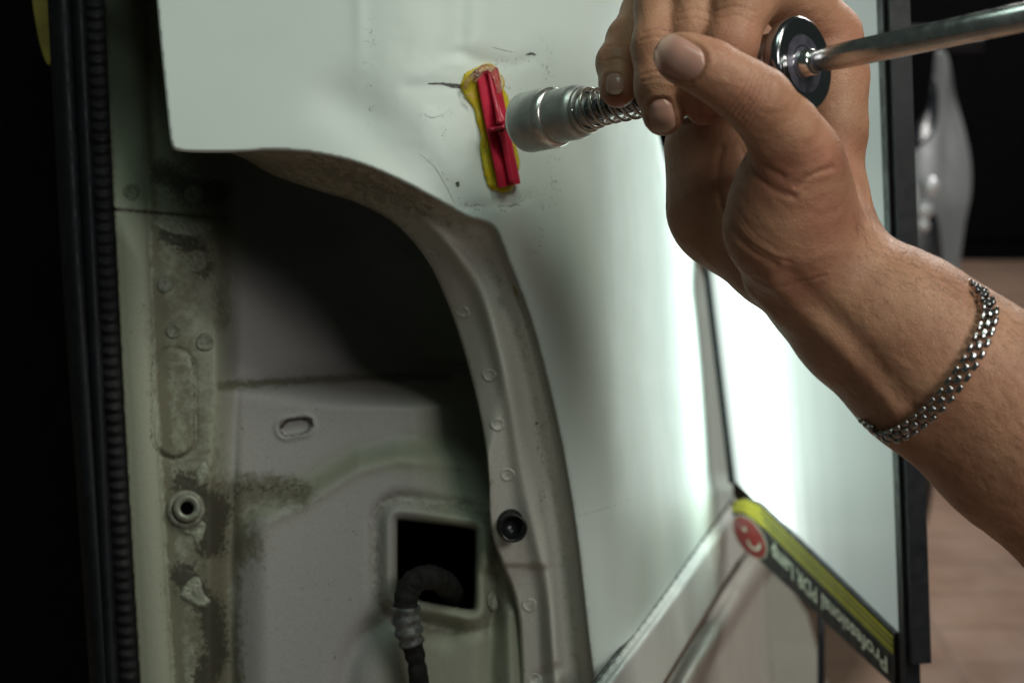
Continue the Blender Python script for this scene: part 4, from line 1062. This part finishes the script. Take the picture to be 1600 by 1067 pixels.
for (x_, y_, r_) in ((1452, 292, .011), (1442, 328, .011), (1441, 352, .008)):  # glints on the far car put in as pale balls
    bm = bmesh.new(); bmesh.ops.create_uvsphere(bm, u_segments=16, v_segments=10, radius=r_ * 1.3)
    V = np.array([v.co[:] for v in bm.verts]) + P(x_, y_, 2.02); Fc = [[v.index for v in f.verts] for f in bm.faces]; bm.free()
    mesh('glint_ball', V, Fc, simple('glint_white', (.9, .9, .95), .25, .3, 200, .05), bcar)
cb = P(1552, 415, 3.0)
def boxw(x0, x1, y0, y1, z0, z1, bev=.01):
    return rbox(((x0 + x1) / 2, (y0 + y1) / 2, (z0 + z1) / 2), np.eye(3), ((x1 - x0) / 2, (y1 - y0) / 2, (z1 - z0) / 2), bev)
def floor_at(px, py):
    a = P(px, py, 1.) - LN; k = -LN[2] / a[2]; return LN + a * k
f0 = floor_at(1500, 410); f1 = floor_at(1640, 410)
cab = thing('cabinet', ((f0[0] + f1[0]) / 2, f0[1], 0), 'tall black cabinet standing against the dark wall at the right', 'cabinet')
mesh('carcass', *boxw(f0[0] - .45, f1[0] + 1.2, f0[1] + .02, f0[1] + .6, .0, 2.3), simple('black_cabinet', (.004, .0045, .006), .7, spec=.08), cab)
mesh('door', *boxw(f0[0] - .42, f0[0] + .28, f0[1] - .004, f0[1] + .018, .08, 2.25, .004), simple('black_door', (.004, .0045, .006), .7, spec=.08), cab)
mesh('door', *boxw(f0[0] + .30, f0[0] + 1.0, f0[1] - .004, f0[1] + .018, .08, 2.25, .004), simple('black_door', (.004, .0045, .006), .7, spec=.08), cab)
for px_, py_, w_, h_, c_, lb, nm, ct in ((1432, 22, .018, .030, (.30, .32, .35), 'blurred round grey bottle on the shelf behind the lamp, leftmost of three containers', 'bottle', 'bottle'),
                                         (1463, 16, .030, .022, (.30, .34, .38), 'blurred wide blue-grey tin on the shelf, between the grey bottle and the red can', 'tin', 'tin'),
                                         (1494, 10, .013, .022, (.50, .03, .02), 'small blurred red can at the right end of the shelf', 'can', 'can')):
    c = P(px_, py_, 2.4)
    V, Fc = lathe([(0, w_ * .9), (.003, w_), (h_ * 1.4, w_), (h_ * 1.6, w_ * .7), (h_ * 2, w_ * .45), (h_ * 2.1, w_ * .4)], [0, 0, 0], [0, 1, 0], 24)
    ax = (V - LN) @ RN; V = np.stack([ax[:, 0], -ax[:, 2], ax[:, 1]], 1) + c - [0, 0, h_]
    tag(toplevel(mesh(nm, V, Fc, simple(nm + '_paint', c_, .4, 0, 30, .05), None)), lb, ct)
c = P(1470, 16, 2.4)
tag(toplevel(mesh('shelf', *boxw(c[0] - .11, c[0] + .06, c[1] - .06, c[1] + .15, c[2] - .062, c[2] - .040, .003), M_FRAME, None)), 'dark shelf board carrying three blurred containers at the top right', 'shelf')
